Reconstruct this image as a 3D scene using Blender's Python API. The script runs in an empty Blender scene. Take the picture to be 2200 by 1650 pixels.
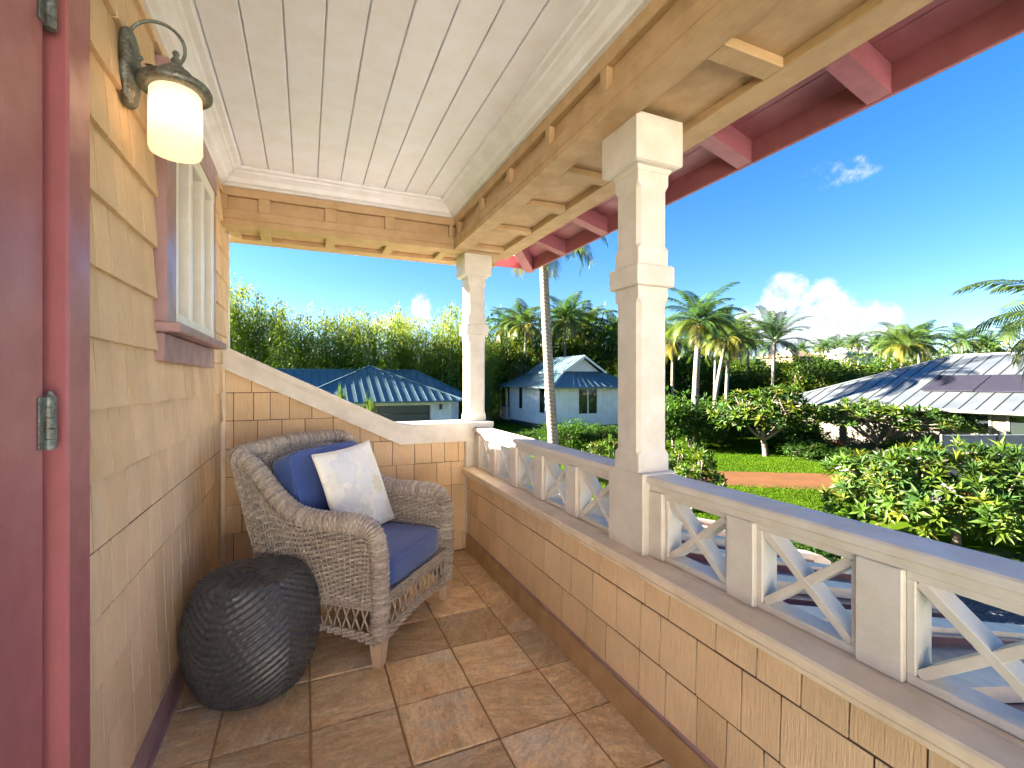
import bpy, bmesh, math, random
from mathutils import Vector, Matrix
R = math.radians
scn = bpy.context.scene

# ---------------------------------------------------------------- camera
H = 1.265                      # eye height above the porch floor (z = 0)
FPX, HY, CX = 1008.0, 819.0, 1100.0
YAW = math.atan((CX - 658.0) / FPX)
cy_, sy_ = math.cos(YAW), math.sin(YAW)
cam = bpy.data.cameras.new('camera')
cam.sensor_width = 36.0
cam.lens = FPX / 2200.0 * 36.0
cam.shift_y = -(825.0 - HY) / 2200.0
cam.clip_start = 0.03
cam.clip_end = 5000
camo = bpy.data.objects.new('camera', cam)
camo.location = (0, 0, H)
camo.rotation_euler = (R(90), 0, -YAW)
scn.collection.objects.link(camo)
scn.camera = camo

# ---------------------------------------------------------------- sky, sun, exposure
SUN_EL, SUN_AZ = R(17.5), R(148.0)          # azimuth counted from +X towards +Y
SUN_DIR = Vector((math.cos(SUN_EL) * math.cos(SUN_AZ), math.cos(SUN_EL) * math.sin(SUN_AZ), math.sin(SUN_EL)))
SKY_STRENGTH = 0.05
world = bpy.data.worlds.new('World')
scn.world = world
world.use_nodes = True
wn, wl = world.node_tree.nodes, world.node_tree.links
wn.clear()
w_out = wn.new('ShaderNodeOutputWorld')
w_bg = wn.new('ShaderNodeBackground')
w_sky = wn.new('ShaderNodeTexSky')
w_sky.sky_type = 'NISHITA'
w_sky.sun_disc = False
w_sky.sun_elevation = SUN_EL
w_sky.sun_rotation = R(90) - SUN_AZ
w_sky.altitude = 0
w_sky.air_density = 1.0
w_sky.dust_density = 0.25
w_sky.ozone_density = 3.2
w_bg.inputs['Strength'].default_value = SKY_STRENGTH
wl.new(w_bg.outputs[0], w_out.inputs['Surface'])
sun = bpy.data.lights.new('sun', 'SUN')
sun.energy = 5.0
sun.angle = R(0.55)
sun.color = (1.0, 0.89, 0.75)
suno = bpy.data.objects.new('sun', sun)
suno.rotation_euler = SUN_DIR.to_track_quat('Z', 'Y').to_euler()
suno.location = (-20, 12, 14)
scn.collection.objects.link(suno)
scn.view_settings.view_transform = 'Standard'
scn.view_settings.look = 'None'
scn.view_settings.gamma = 1.0
scn.view_settings.use_curve_mapping = False
scn.view_settings.exposure = 4.08
scn.cycles.max_bounces = 7
scn.cycles.diffuse_bounces = 4
scn.cycles.caustics_reflective = False
scn.cycles.caustics_refractive = False
scn.cycles.transparent_max_bounces = 12

def wmath(op, a, b=None, clamp=False):
    n = wn.new('ShaderNodeMath'); n.operation = op; n.use_clamp = clamp
    for i, v in enumerate((a, b)):
        if v is None: continue
        if isinstance(v, (int, float)): n.inputs[i].default_value = v
        else: wl.new(v, n.inputs[i])
    return n.outputs[0]

def sky_dir(px, py):
    xc, yc = (px - CX) / FPX, (HY - py) / FPX
    v = Vector((xc * cy_ + sy_, -xc * sy_ + cy_, yc)); v.normalize(); return v

def build_clouds():
    """cumulus on the horizon all round, plus the banks and wisps that stand in the view"""
    tc = wn.new('ShaderNodeTexCoord')
    n1 = wn.new('ShaderNodeTexNoise'); n1.inputs['Scale'].default_value = 11; n1.inputs['Detail'].default_value = 7
    n1.inputs['Roughness'].default_value = 0.58
    wl.new(tc.outputs['Generated'], n1.inputs['Vector'])
    n2 = wn.new('ShaderNodeTexNoise'); n2.inputs['Scale'].default_value = 34; n2.inputs['Detail'].default_value = 6
    n2.inputs['Roughness'].default_value = 0.62
    wl.new(tc.outputs['Generated'], n2.inputs['Vector'])
    sep = wn.new('ShaderNodeSeparateXYZ'); wl.new(tc.outputs['Generated'], sep.inputs[0])
    noise = wmath('ADD', wmath('MULTIPLY', n1.outputs[0], 0.45), wmath('MULTIPLY', n2.outputs[0], 0.55))
    # (px, py, radius horizontally, radius vertically, gain)
    blobs = [(1745, 715, .105, .092, 1.0), (1690, 640, .045, .055, .9), (1640, 700, .06, .05, .8), (1850, 700, .085, .05, .62), (1775, 625, .03, .03, .6),
             (905, 668, .024, .046, 1.0), (850, 700, .08, .022, .7), (1800, 372, .07, .032, .25),
             (3300, 700, .2, .1, .9), (-1500, 690, .16, .09, .9), (-600, 400, .12, .05, .5)]
    acc = None
    for px, py, ru, rv, g in blobs:
        c = sky_dir(px, py)
        right = Vector((c.y, -c.x, 0)).normalized()
        up = right.cross(c)
        def dot(v):
            d = wn.new('ShaderNodeVectorMath'); d.operation = 'DOT_PRODUCT'
            wl.new(tc.outputs['Generated'], d.inputs[0]); d.inputs[1].default_value = v
            return d.outputs['Value']
        a = wmath('DIVIDE', dot(right), ru); b = wmath('DIVIDE', wmath('SUBTRACT', dot(up), 0.0), rv)
        fr = wmath('GREATER_THAN', dot(c), 0.2)
        d2 = wmath('ADD', wmath('MULTIPLY', a, a), wmath('MULTIPLY', b, b))
        m = wmath('MULTIPLY', wmath('MULTIPLY', wmath('SUBTRACT', 1.0, d2, True), g), fr)
        acc = m if acc is None else wmath('MAXIMUM', acc, m)
    dens = wmath('ADD', wmath('MULTIPLY', acc, 0.95), wmath('MULTIPLY', wmath('SUBTRACT', noise, 0.5), 1.9))
    dens = wmath('MULTIPLY', dens, wmath('MULTIPLY', acc, 8.0, True))
    mask = wmath('MULTIPLY', wmath('SUBTRACT', dens, 0.10), 1.9, True)
    ss = wn.new('ShaderNodeMapRange'); ss.interpolation_type = 'SMOOTHSTEP'
    wl.new(mask, ss.inputs['Value'])
    mask = wmath('MULTIPLY', ss.outputs[0], 0.93)
    # thick cores a little greyer on their shaded side
    shade = wn.new('ShaderNodeMapRange')
    wl.new(n2.outputs[0], shade.inputs['Value'])
    shade.inputs['From Min'].default_value = 0.35; shade.inputs['From Max'].default_value = 0.62
    col = wn.new('ShaderNodeMix'); col.data_type = 'RGBA'
    col.inputs['A'].default_value = (.80, 1.05, 1.4, 1); col.inputs['B'].default_value = (1.75, 1.72, 1.7, 1)
    wl.new(shade.outputs[0], col.inputs['Factor'])
    mix = wn.new('ShaderNodeMix'); mix.data_type = 'RGBA'
    wl.new(mask, mix.inputs['Factor'])
    hs = wn.new('ShaderNodeHueSaturation'); hs.inputs['Saturation'].default_value = 1.28; hs.inputs['Value'].default_value = .44
    wl.new(w_sky.outputs[0], hs.inputs['Color'])
    tint = wn.new('ShaderNodeMix'); tint.data_type = 'RGBA'; tint.blend_type = 'MULTIPLY'; tint.inputs['Factor'].default_value = 1
    tint.inputs['B'].default_value = (.84, .81, .95, 1); wl.new(hs.outputs[0], tint.inputs['A'])
    wl.new(tint.outputs['Result'], mix.inputs['A']); wl.new(col.outputs['Result'], mix.inputs['B'])
    wl.new(mix.outputs['Result'], w_bg.inputs['Color'])
build_clouds()

# ---------------------------------------------------------------- pixel -> place
G = -2.735                     # garden level
def ray(px, py):
    xc, yc = (px - CX) / FPX, (HY - py) / FPX
    return Vector((xc * cy_ + sy_, -xc * sy_ + cy_, yc))
def at(px, py, zc):
    return ray(px, py) * zc + Vector((0, 0, H))
def onz(px, py, z):
    r = ray(px, py); return r * ((z - H) / r.z) + Vector((0, 0, H))
def ground(px, zc):
    p = at(px, HY, zc); p.z = G; return p

# ---------------------------------------------------------------- helpers
COL = scn.collection
def link(o): COL.objects.link(o); return o
def me(name, v, f, mat=None, smooth=False):
    m = bpy.data.meshes.new(name); m.from_pydata([tuple(p) for p in v], [], f)
    if mat: m.materials.append(mat)
    if smooth: m.polygons.foreach_set('use_smooth', [True] * len(m.polygons))
    m.update(); return m
def ob(name, mesh, parent=None, loc=None, rot=None, scale=None):
    o = bpy.data.objects.new(name, mesh); link(o)
    if parent: o.parent = parent
    if loc is not None: o.location = loc
    if rot is not None: o.rotation_euler = rot
    if scale is not None: o.scale = scale
    return o
def empty(name, loc=(0, 0, 0), rz=0.0):
    o = bpy.data.objects.new(name, None); link(o); o.location = loc; o.rotation_euler = (0, 0, rz)
    o.empty_display_size = 0.2; return o
def tag(o, label=None, cat=None, group=None, kind=None):
    if label: o['label'] = label
    if cat: o['category'] = cat
    if group: o['group'] = group
    if kind: o['kind'] = kind
    return o
class MB:
    def __init__(s): s.v = []; s.f = []; s.c = []
    def add(s, v, f, col=None):
        n = len(s.v); s.v += [tuple(p) for p in v]; s.f += [tuple(i + n for i in q) for q in f]
        if col is not None: s.c += [col] * len(f)
        return s
    def box(s, a, b, ch=0.0, M=None, col=None):
        v, f = box_vf(a, b, ch)
        if M is not None: v = [M @ Vector(p) for p in v]
        return s.add(v, f, col)
    def tube(s, pts, r, n=6, caps=True, col=None):
        pts = [Vector(p) for p in pts]; rs = r if isinstance(r, (list, tuple)) else [r] * len(pts)
        v = []; f = []; prev = None
        for i, p in enumerate(pts):
            t = (pts[min(i + 1, len(pts) - 1)] - pts[max(i - 1, 0)])
            if t.length < 1e-9: t = Vector((0, 0, 1))
            t.normalize()
            if prev is None:
                a = Vector((0, 0, 1)) if abs(t.z) < .9 else Vector((1, 0, 0))
                prev = t.cross(a).normalized()
            u = (prev - t * prev.dot(t)).normalized(); w = t.cross(u); prev = u
            for k in range(n):
                an = 2 * math.pi * k / n
                v.append(p + (u * math.cos(an) + w * math.sin(an)) * rs[i])
        for i in range(len(pts) - 1):
            for k in range(n):
                a = i * n + k; b = i * n + (k + 1) % n
                f.append((a, b, b + n, a + n))
        if caps:
            f.append(tuple(range(n - 1, -1, -1))); f.append(tuple(range((len(pts) - 1) * n, len(pts) * n)))
        return s.add(v, f, col)
    def build(s, name, mat, parent=None, smooth=False, loc=None):
        m = me(name, s.v, s.f, mat, smooth)
        if s.c:
            ca = m.color_attributes.new('Col', 'FLOAT_COLOR', 'CORNER')
            data = []
            for q, c in zip(s.f, s.c): data += (list(c) + [1.0]) * len(q)
            ca.data.foreach_set('color', data)
        return ob(name, m, parent, loc)
def box_vf(a, b, ch=0.0):
    lo = [min(p, q) for p, q in zip(a, b)]; hi = [max(p, q) for p, q in zip(a, b)]
    if ch <= 0:
        v = [(x, y, z) for x in (lo[0], hi[0]) for y in (lo[1], hi[1]) for z in (lo[2], hi[2])]
        f = [(0, 1, 3, 2), (4, 6, 7, 5), (0, 4, 5, 1), (2, 3, 7, 6), (0, 2, 6, 4), (1, 5, 7, 3)]
        return v, f
    ch = min(ch, *[(h - l) * .45 for l, h in zip(lo, hi)])
    v = []; idx = {}
    for ix in (0, 1):
        for iy in (0, 1):
            for iz in (0, 1):
                c = [(lo, hi)[i][k] for k, i in enumerate((ix, iy, iz))]
                sg = [1 - 2 * i for i in (ix, iy, iz)]
                for ax in range(3):
                    p = list(c)
                    for k in range(3):
                        if k != ax: p[k] += sg[k] * ch
                    idx[(ix, iy, iz, ax)] = len(v); v.append(tuple(p))
    f = []
    for ax in range(3):
        o1, o2 = (ax + 1) % 3, (ax + 2) % 3
        for s_ in (0, 1):
            q = []
            for i1, i2 in ((0, 0), (1, 0), (1, 1), (0, 1)):
                k = [0, 0, 0]; k[ax] = s_; k[o1] = i1; k[o2] = i2
                q.append(idx[tuple(k) + (ax,)])
            f.append(tuple(q) if s_ else tuple(q[::-1]))
    for ax in range(3):
        o1, o2 = (ax + 1) % 3, (ax + 2) % 3
        for i1 in (0, 1):
            for i2 in (0, 1):
                k0 = [0, 0, 0]; k1 = [0, 0, 0]; k0[ax] = 0; k1[ax] = 1
                for k in (k0, k1): k[o1] = i1; k[o2] = i2
                q = [idx[tuple(k0) + (o1,)], idx[tuple(k1) + (o1,)], idx[tuple(k1) + (o2,)], idx[tuple(k0) + (o2,)]]
                f.append(tuple(q) if (i1 ^ i2) == 0 else tuple(q[::-1]))
    for ix in (0, 1):
        for iy in (0, 1):
            for iz in (0, 1):
                q = [idx[(ix, iy, iz, a_)] for a_ in range(3)]
                f.append(tuple(q) if (ix + iy + iz) % 2 else tuple(q[::-1]))
    return v, f
def fix_normals(mesh):
    bm = bmesh.new(); bm.from_mesh(mesh); bmesh.ops.recalc_face_normals(bm, faces=bm.faces); bm.to_mesh(mesh); bm.free()
def box(name, a, b, mat, parent=None, ch=0.003, M=None):
    m = MB().box(a, b, ch, M); o = m.build(name, mat, parent); fix_normals(o.data); return o
def prism(name, poly, a0, a1, axis, mat, parent=None):
    """polygon in the two other axes, extruded along axis from a0 to a1"""
    o1, o2 = [k for k in range(3) if k != axis]
    v = []
    for a in (a0, a1):
        for p in poly:
            q = [0, 0, 0]; q[axis] = a; q[o1] = p[0]; q[o2] = p[1]; v.append(q)
    n = len(poly)
    f = [tuple(range(n)), tuple(range(2 * n - 1, n - 1, -1))] + [(i, (i + 1) % n, (i + 1) % n + n, i + n) for i in range(n)]
    m = me(name, v, f, mat); fix_normals(m)
    return ob(name, m, parent)
def copy_tree(o, parent=None):
    c = o.copy(); link(c); c.parent = parent
    for ch in list(o.children): copy_tree(ch, c)
    return c

# ---------------------------------------------------------------- materials
class NT:
    def __init__(s, name):
        s.m = bpy.data.materials.new(name); s.m.use_nodes = True
        s.n = s.m.node_tree.nodes; s.l = s.m.node_tree.links
        s.b = s.n['Principled BSDF']; s.out = s.n['Material Output']
    def new(s, t, **k):
        n = s.n.new(t)
        for a, b in k.items():
            if a in n.inputs: n.inputs[a].default_value = b
            else: setattr(n, a, b)
        return n
    def noise(s, scale, detail=4, rough=.55, vec=None, stretch=None):
        if vec is None: vec = s.pos()
        if stretch:
            mp = s.new('ShaderNodeMapping'); mp.inputs['Scale'].default_value = stretch; s.l.new(vec, mp.inputs[0]); vec = mp.outputs[0]
        n = s.new('ShaderNodeTexNoise', Scale=scale, Detail=detail, Roughness=rough); s.l.new(vec, n.inputs['Vector'])
        return n.outputs[0]
    def pos(s): return s.new('ShaderNodeNewGeometry').outputs['Position']
    def obj(s): return s.new('ShaderNodeTexCoord').outputs['Object']
    def rnd(s): return s.new('ShaderNodeObjectInfo').outputs['Random']
    def rng(s, v, a, b, c, d):
        n = s.new('ShaderNodeMapRange'); s.l.new(v, n.inputs['Value'])
        for i, x in zip(('From Min', 'From Max', 'To Min', 'To Max'), (a, b, c, d)): n.inputs[i].default_value = x
        return n.outputs[0]
    def math(s, op, a, b):
        n = s.new('ShaderNodeMath'); n.operation = op
        for i, v in enumerate((a, b)):
            if isinstance(v, (int, float)): n.inputs[i].default_value = v
            else: s.l.new(v, n.inputs[i])
        return n.outputs[0]
    def mix(s, fac, a, b, mode='MIX'):
        n = s.new('ShaderNodeMix'); n.data_type = 'RGBA'; n.blend_type = mode
        for k, v in (('Factor', fac), ('A', a), ('B', b)):
            if hasattr(v, 'is_linked') or hasattr(v, 'links'): s.l.new(v, n.inputs[k])
            elif k == 'Factor': n.inputs[k].default_value = v
            else: n.inputs[k].default_value = tuple(v) + ((1,) if len(v) == 3 else ())
        return n.outputs['Result']
    def bump(s, h, strength=.3, dist=.01):
        n = s.new('ShaderNodeBump', Strength=strength, Distance=dist); s.l.new(h, n.inputs['Height']); s.l.new(n.outputs[0], s.b.inputs['Normal'])
    def bright(s, col, fac):
        n = s.new('ShaderNodeHueSaturation'); s.l.new(col, n.inputs['Color']); s.l.new(fac, n.inputs['Value']); return n.outputs[0]
    def col(s, c): s.l.new(c, s.b.inputs['Base Color'])
    def rough(s, r):
        if isinstance(r, (int, float)): s.b.inputs['Roughness'].default_value = r
        else: s.l.new(r, s.b.inputs['Roughness'])

def paint(name, c, rough=.5, grain=None, var=.07, obvar=.0, bump=.12, dirt=0.12, scale=9, spec=.4):
    t = NT(name)
    c2 = tuple(x * (1 - dirt) * (.97, .95, .9)[i] for i, x in enumerate(c))
    big = t.noise(scale, 5, .6)
    col = t.mix(t.rng(big, .38, .66, 0, 1), c, c2)
    fine = t.noise(60, 5, .65, stretch=grain) if grain else t.noise(140, 4, .6)
    f = t.rng(fine, .3, .7, 1 - var, 1 + var)
    if obvar: f = t.math('MULTIPLY', f, t.rng(t.rnd(), 0, 1, 1 - obvar, 1 + obvar))
    t.col(t.bright(col, f)); t.rough(t.rng(big, .3, .7, rough - .07, rough + .1))
    t.b.inputs['Specular IOR Level'].default_value = spec
    t.bump(fine, bump, .004)
    return t.m
def plain(name, c, rough=.5, metal=0.0, spec=.5):
    t = NT(name); t.b.inputs['Base Color'].default_value = (*c, 1); t.rough(rough); t.b.inputs['Metallic'].default_value = metal
    t.b.inputs['Specular IOR Level'].default_value = spec
    big = t.noise(25, 5, .6); t.col(t.bright(t.mix(0.0, c, c), t.rng(big, .3, .7, .88, 1.1)))
    return t.m
def glass_dark(name, c=(.012, .016, .018), rough=.04):
    t = NT(name); t.b.inputs['Base Color'].default_value = (*c, 1); t.rough(rough); t.b.inputs['Specular IOR Level'].default_value = .8
    t.bump(t.noise(3, 2), .03, .01)
    return t.m
def leafmat(name, tint=(1, 1, 1), trans=.35, rough=.5, spec=.25):
    t = NT(name)
    a = t.new('ShaderNodeVertexColor', layer_name='Col')
    c = t.mix(1.0, a.outputs[0], tint, 'MULTIPLY')
    big = t.noise(1.4, 3)
    c = t.bright(c, t.rng(big, .3, .7, .8, 1.2))
    t.col(c); t.rough(rough); t.b.inputs['Specular IOR Level'].default_value = spec
    tr = t.new('ShaderNodeBsdfTranslucent')
    tc = t.mix(1.0, c, (1.25, 1.3, .45), 'MULTIPLY'); t.l.new(tc, tr.inputs['Color'])
    mx = t.new('ShaderNodeMixShader'); mx.inputs[0].default_value = trans
    t.l.new(t.b.outputs[0], mx.inputs[1]); t.l.new(tr.outputs[0], mx.inputs[2]); t.l.new(mx.outputs[0], t.out.inputs['Surface'])
    return t.m

def shingle_mat():
    t = NT('cedar_shingle_paint')
    r = t.rnd()
    base = t.mix(r, (.78, .555, .325), (.64, .445, .25))
    rnd2 = t.math('FRACT', t.math('MULTIPLY', r, 7.31), 0)
    base = t.mix(t.math('MULTIPLY', rnd2, .5), base, (.76, .56, .36))
    g = t.noise(42, 6, .65, stretch=(5, 5, .22))
    big = t.noise(4, 4, .6)
    f = t.math('MULTIPLY', t.rng(g, .3, .7, .90, 1.08), t.rng(big, .3, .7, .92, 1.08))
    t.col(t.bright(base, f)); t.rough(.72); t.bump(g, .55, .006)
    t.b.inputs['Specular IOR Level'].default_value = .25
    return t.m
M_SHINGLE = shingle_mat()
M_CREAM = paint('cream_trim_paint', (.68, .63, .56), .45, grain=(4, 4, 4), var=.04, bump=.08, dirt=.10)
M_LEDGE = paint('ledge_paint', (.80, .66, .50), .45, grain=(6, .4, 6), var=.06, bump=.12)
M_TAN = paint('tan_beam_paint', (.53, .355, .195), .5, grain=(6, .35, 6), var=.08, bump=.25, spec=.3)
M_TANX = paint('tan_beam_paint_end', (.50, .33, .18), .5, grain=(.35, 6, 6), var=.08, bump=.25, spec=.3)
M_WHITE = paint('white_ceiling_paint', (.82, .82, .89), .45, grain=(6, .3, 6), var=.02, bump=.08, dirt=.015)
M_WHITET = paint('white_crown_paint', (.80, .79, .83), .4, grain=(4, 4, 4), var=.02, bump=.05, dirt=.06)
M_RED = paint('maroon_paint', (.36, .12, .125), .36, grain=(4, 4, .3), var=.04, bump=.015, dirt=.08, spec=.5)
M_REDE = paint('maroon_eave_paint', (.36, .125, .155), .4, grain=(.6, .3, 4), var=.07, bump=.1, spec=.4)
M_MAUVE = paint('mauve_trim_paint', (.36, .22, .23), .35, grain=(4, .3, 4), var=.05, bump=.08, spec=.5)
M_BASE = paint('baseboard_brown_paint', (.45, .28, .14), .45, grain=(4, .3, 4), var=.08, bump=.15)
M_SASH = paint('white_sash_paint', (.82, .80, .74), .35, var=.03, bump=.03, dirt=.06)
M_GAP_SHADE = plain('gap_shade_backing', (.10, .06, .035), .95)  # shade in the shingle gaps is put into this dark brown
M_DARK = plain('dark_void', (.02, .018, .016), .9)
M_BRONZE = None
# ================================================================ PORCH
XL, XR, YF = -0.49, 1.105, 3.38        # house wall, railing wall, end wall (inner faces)
YB = -0.12                              # porch cut off just behind the camera to let light in
BZ = 2.24                              # underside of the beams
BXI, BXO = 1.002, 1.475                # side beam
BYI, BYO = 3.36, 3.82                  # end beam
CZ = 2.56                              # ceiling
COURSE = [1.195 + .176 * k for k in range(-7, 9)]     # butt lines of the shingle courses

# ---- floor tiles
def tile_mat():
    t = NT('slate_tile')
    r = t.rnd(); p = t.obj()
    off = t.new('ShaderNodeCombineXYZ')
    t.l.new(t.math('MULTIPLY', r, 37.0), off.inputs[0]); t.l.new(t.math('MULTIPLY', r, 91.0), off.inputs[1])
    rot = t.new('ShaderNodeVectorRotate'); rot.rotation_type = 'Z_AXIS'
    t.l.new(p, rot.inputs['Vector']); t.l.new(t.math('MULTIPLY', r, 23.0), rot.inputs['Angle'])
    ad = t.new('ShaderNodeVectorMath', operation='ADD'); t.l.new(rot.outputs[0], ad.inputs[0]); t.l.new(off.outputs[0], ad.inputs[1])
    v = ad.outputs[0]
    cleft = t.noise(5.5, 6, .62, vec=v, stretch=(1, 2.6, 1))
    wn_ = t.new('ShaderNodeTexNoise', Scale=7.0, Detail=6, Roughness=.62, Distortion=3.4); t.l.new(v, wn_.inputs['Vector'])
    fine = t.noise(70, 5, .65, vec=v); streak = t.noise(16, 6, .7, vec=v, stretch=(1, 2.4, 1))
    rust = t.noise(3.2, 5, .6, vec=v)
    c = t.mix(t.rng(cleft, .34, .66, 0, 1), (.66, .41, .19), (.92, .69, .41))
    c = t.mix(t.rng(wn_.outputs[0], .48, .70, 0, .6), c, (.62, .48, .31))
    c = t.mix(t.rng(rust, .56, .74, 0, .8), c, (.74, .42, .18))
    c = t.mix(t.rng(rust, .30, .46, .8, 0), c, (.72, .66, .54))
    gl = t.math('MULTIPLY', t.math('MULTIPLY', t.rng(fine, .3, .7, .82, 1.16), t.rng(streak, .34, .66, .80, 1.16)), t.rng(r, 0, 1, .74, 1.2))
    t.col(t.bright(c, gl)); t.rough(t.rng(wn_.outputs[0], .3, .7, .24, .48))
    hgt = t.math('ADD', t.math('MULTIPLY', cleft, .7), t.math('ADD', t.math('MULTIPLY', wn_.outputs[0], .7), t.math('ADD', t.math('MULTIPLY', fine, .16), t.math('MULTIPLY', streak, .4))))
    t.bump(hgt, .9, .016)
    t.b.inputs['Specular IOR Level'].default_value = .5
    return t.m
M_TILE = tile_mat()
M_GROUT = paint('grout', (.42, .24, .11), .85, var=.12, bump=.3)
floor = box('porch_floor', (XL - .03, YB, -.18), (XR + .02, YF + .02, -.006), M_GROUT, None, 0)
tag(floor, kind='structure')
rng = random.Random(5)
TS = .3075
gx = [.936 + TS * k for k in range(-5, 2)]; gy = [.620 + TS * k for k in range(-7, 11)]
tile_cache = {}
for i in range(len(gx) - 1):
    for j in range(len(gy) - 1):
        x0, x1 = max(gx[i], XL + .004), min(gx[i + 1], XR)
        y0, y1 = max(gy[j], YB), min(gy[j + 1], YF)
        if x1 - x0 < .03 or y1 - y0 < .03: continue
        g = .0035
        w, d = round(x1 - x0 - 2 * g, 4), round(y1 - y0 - 2 * g, 4)
        if (w, d) not in tile_cache:
            m = MB().box((-w / 2, -d / 2, -.012), (w / 2, d / 2, 0), .0035); mm = me('tile', m.v, m.f, M_TILE); fix_normals(mm); tile_cache[(w, d)] = mm
        ob('tile', tile_cache[(w, d)], floor, ((x0 + x1) / 2, (y0 + y1) / 2, rng.uniform(-.002, .0015)), (rng.uniform(-.002, .002), rng.uniform(-.002, .002), 0))

# ---- shingles
v = []
for u in (0.0, 1.0):
    v += [(u, 0, 0), (u, -.019, 0), (u, -.004, 1), (u, 0, 1), (u, -.0185, .012)]
# local: x along the wall, -y out of the wall, z up; butt end thick, top end thin
f = [(0, 1, 4, 2, 3), (8, 7, 9, 6, 5), (0, 5, 6, 1), (1, 6, 9, 4), (4, 9, 7, 2), (2, 7, 8, 3), (3, 8, 5, 0)]
M_UNIT = me('shingle', v, f, M_SHINGLE); fix_normals(M_UNIT)
def shingles(parent, org, rz, u0, u1, zlo, zhi, r, wmin=.09, wmax=.2, holes=(), course=COURSE, thick=1.0, gap=-.012, jg=.0024):
    for k in range(len(course) - 1):
        za, zb = max(course[k], zlo), min(course[k + 1], zhi)
        if zb - za < .02: continue
        u = u0 - r.uniform(0, wmax * .7)
        while u < u1 - .012:
            w = r.choice([r.uniform(wmin, wmax), r.uniform(wmin, wmax * .8)])
            a, b = max(u, u0), min(u + w, u1); u += w
            parts = [(a, b)]
            for (ha, hb, hza, hzb) in holes:
                if min(zb, hzb) - max(za, hza) > .06:
                    q = []
                    for (s, e) in parts:
                        if e <= ha or s >= hb: q.append((s, e)); continue
                        if s < ha: q.append((s, ha))
                        if e > hb: q.append((hb, e))
                    parts = q
            for (s, e) in parts:
                if e - s < .012: continue
                jz = r.uniform(-.001, .001)
                p = Vector((org[0], org[1], 0)) + Matrix.Rotation(rz, 3, 'Z') @ Vector((s + jg, 0, 0))
                ob('shingle', M_UNIT, parent, (p.x, p.y, za + jz), (0, 0, rz), (e - s - 2 * jg, thick * r.uniform(.95, 1.08), zb - za - gap - jz))

# ---- house wall (left) with the window and the door
wall = empty('house_wall', (XL, 2.0, 0))
tag(wall, 'tan cedar-shingled house wall with a small window and a maroon door', 'wall')
wall.location = (0, 0, 0)
WX = XL + .002
WIN = (2.0, 2.99, 1.34, 2.40)
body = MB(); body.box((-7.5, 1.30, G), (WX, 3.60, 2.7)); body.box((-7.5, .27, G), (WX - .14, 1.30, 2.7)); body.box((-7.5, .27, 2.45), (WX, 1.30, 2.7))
body.build('wall_core', M_GAP_SHADE, wall)
# shingles run along +Y seen from the porch: rz = 90deg turns local x to +Y and -y to +X
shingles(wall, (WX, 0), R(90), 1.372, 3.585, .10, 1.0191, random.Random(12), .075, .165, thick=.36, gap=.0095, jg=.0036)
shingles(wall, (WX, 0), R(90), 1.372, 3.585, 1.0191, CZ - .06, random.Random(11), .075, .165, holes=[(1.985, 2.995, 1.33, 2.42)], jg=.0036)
box('corner_board', (WX - .02, 3.585, .3), (WX + .022, 3.625, BZ + .2), M_CREAM, wall, .003)
box('baseboard', (WX, 1.372, 0), (WX + .014, YF, .105), M_MAUVE, wall, .003)
box('baseboard', (WX, 1.372, 0), (WX + .026, YF, .02), M_MAUVE, wall, .003)
# window
win = box('window', (WX - .05, 2.05, 1.45), (WX - .03, 2.93, 2.3), M_DARK, wall, 0)
cx0 = WX + .042
box('casing', (WX, 1.985, 1.472), (cx0, 2.118, 2.26), M_MAUVE, win, .004)
box('casing', (WX, 2.90, 1.472), (cx0, 2.96, 2.26), M_MAUVE, win, .004)
box('head_casing', (WX, 1.985, 2.262), (cx0 + .006, 2.96, 2.40), M_MAUVE, win, .004)
box('sill', (WX - .02, 1.965, 1.437), (cx0 + .045, 2.99, 1.472), M_MAUVE, win, .005)
box('apron', (WX, 1.985, 1.335), (cx0 - .006, 2.95, 1.435), M_MAUVE, win, .004)
M_GLASS = glass_dark('window_glass', (.05, .06, .065), .03)
sx = WX + .03
for a, b in ((2.118, 2.155), (2.345, 2.40), (2.60, 2.655), (2.845, 2.90)):
    box('sash_stile', (sx - .045, a, 1.50), (sx + .012, b, 2.235), M_SASH, win, .004)
box('sash_rail', (sx - .045, 2.118, 1.472), (sx + .014, 2.90, 1.525), M_SASH, win, .004)
box('sash_rail', (sx - .045, 2.118, 2.20), (sx + .014, 2.90, 2.262), M_SASH, win, .004)
for a, b in ((2.155, 2.345), (2.40, 2.60), (2.655, 2.845)):
    box('pane', (sx - .040, a, 1.52), (sx - .034, b, 2.21), M_GLASS, win, 0)
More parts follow.
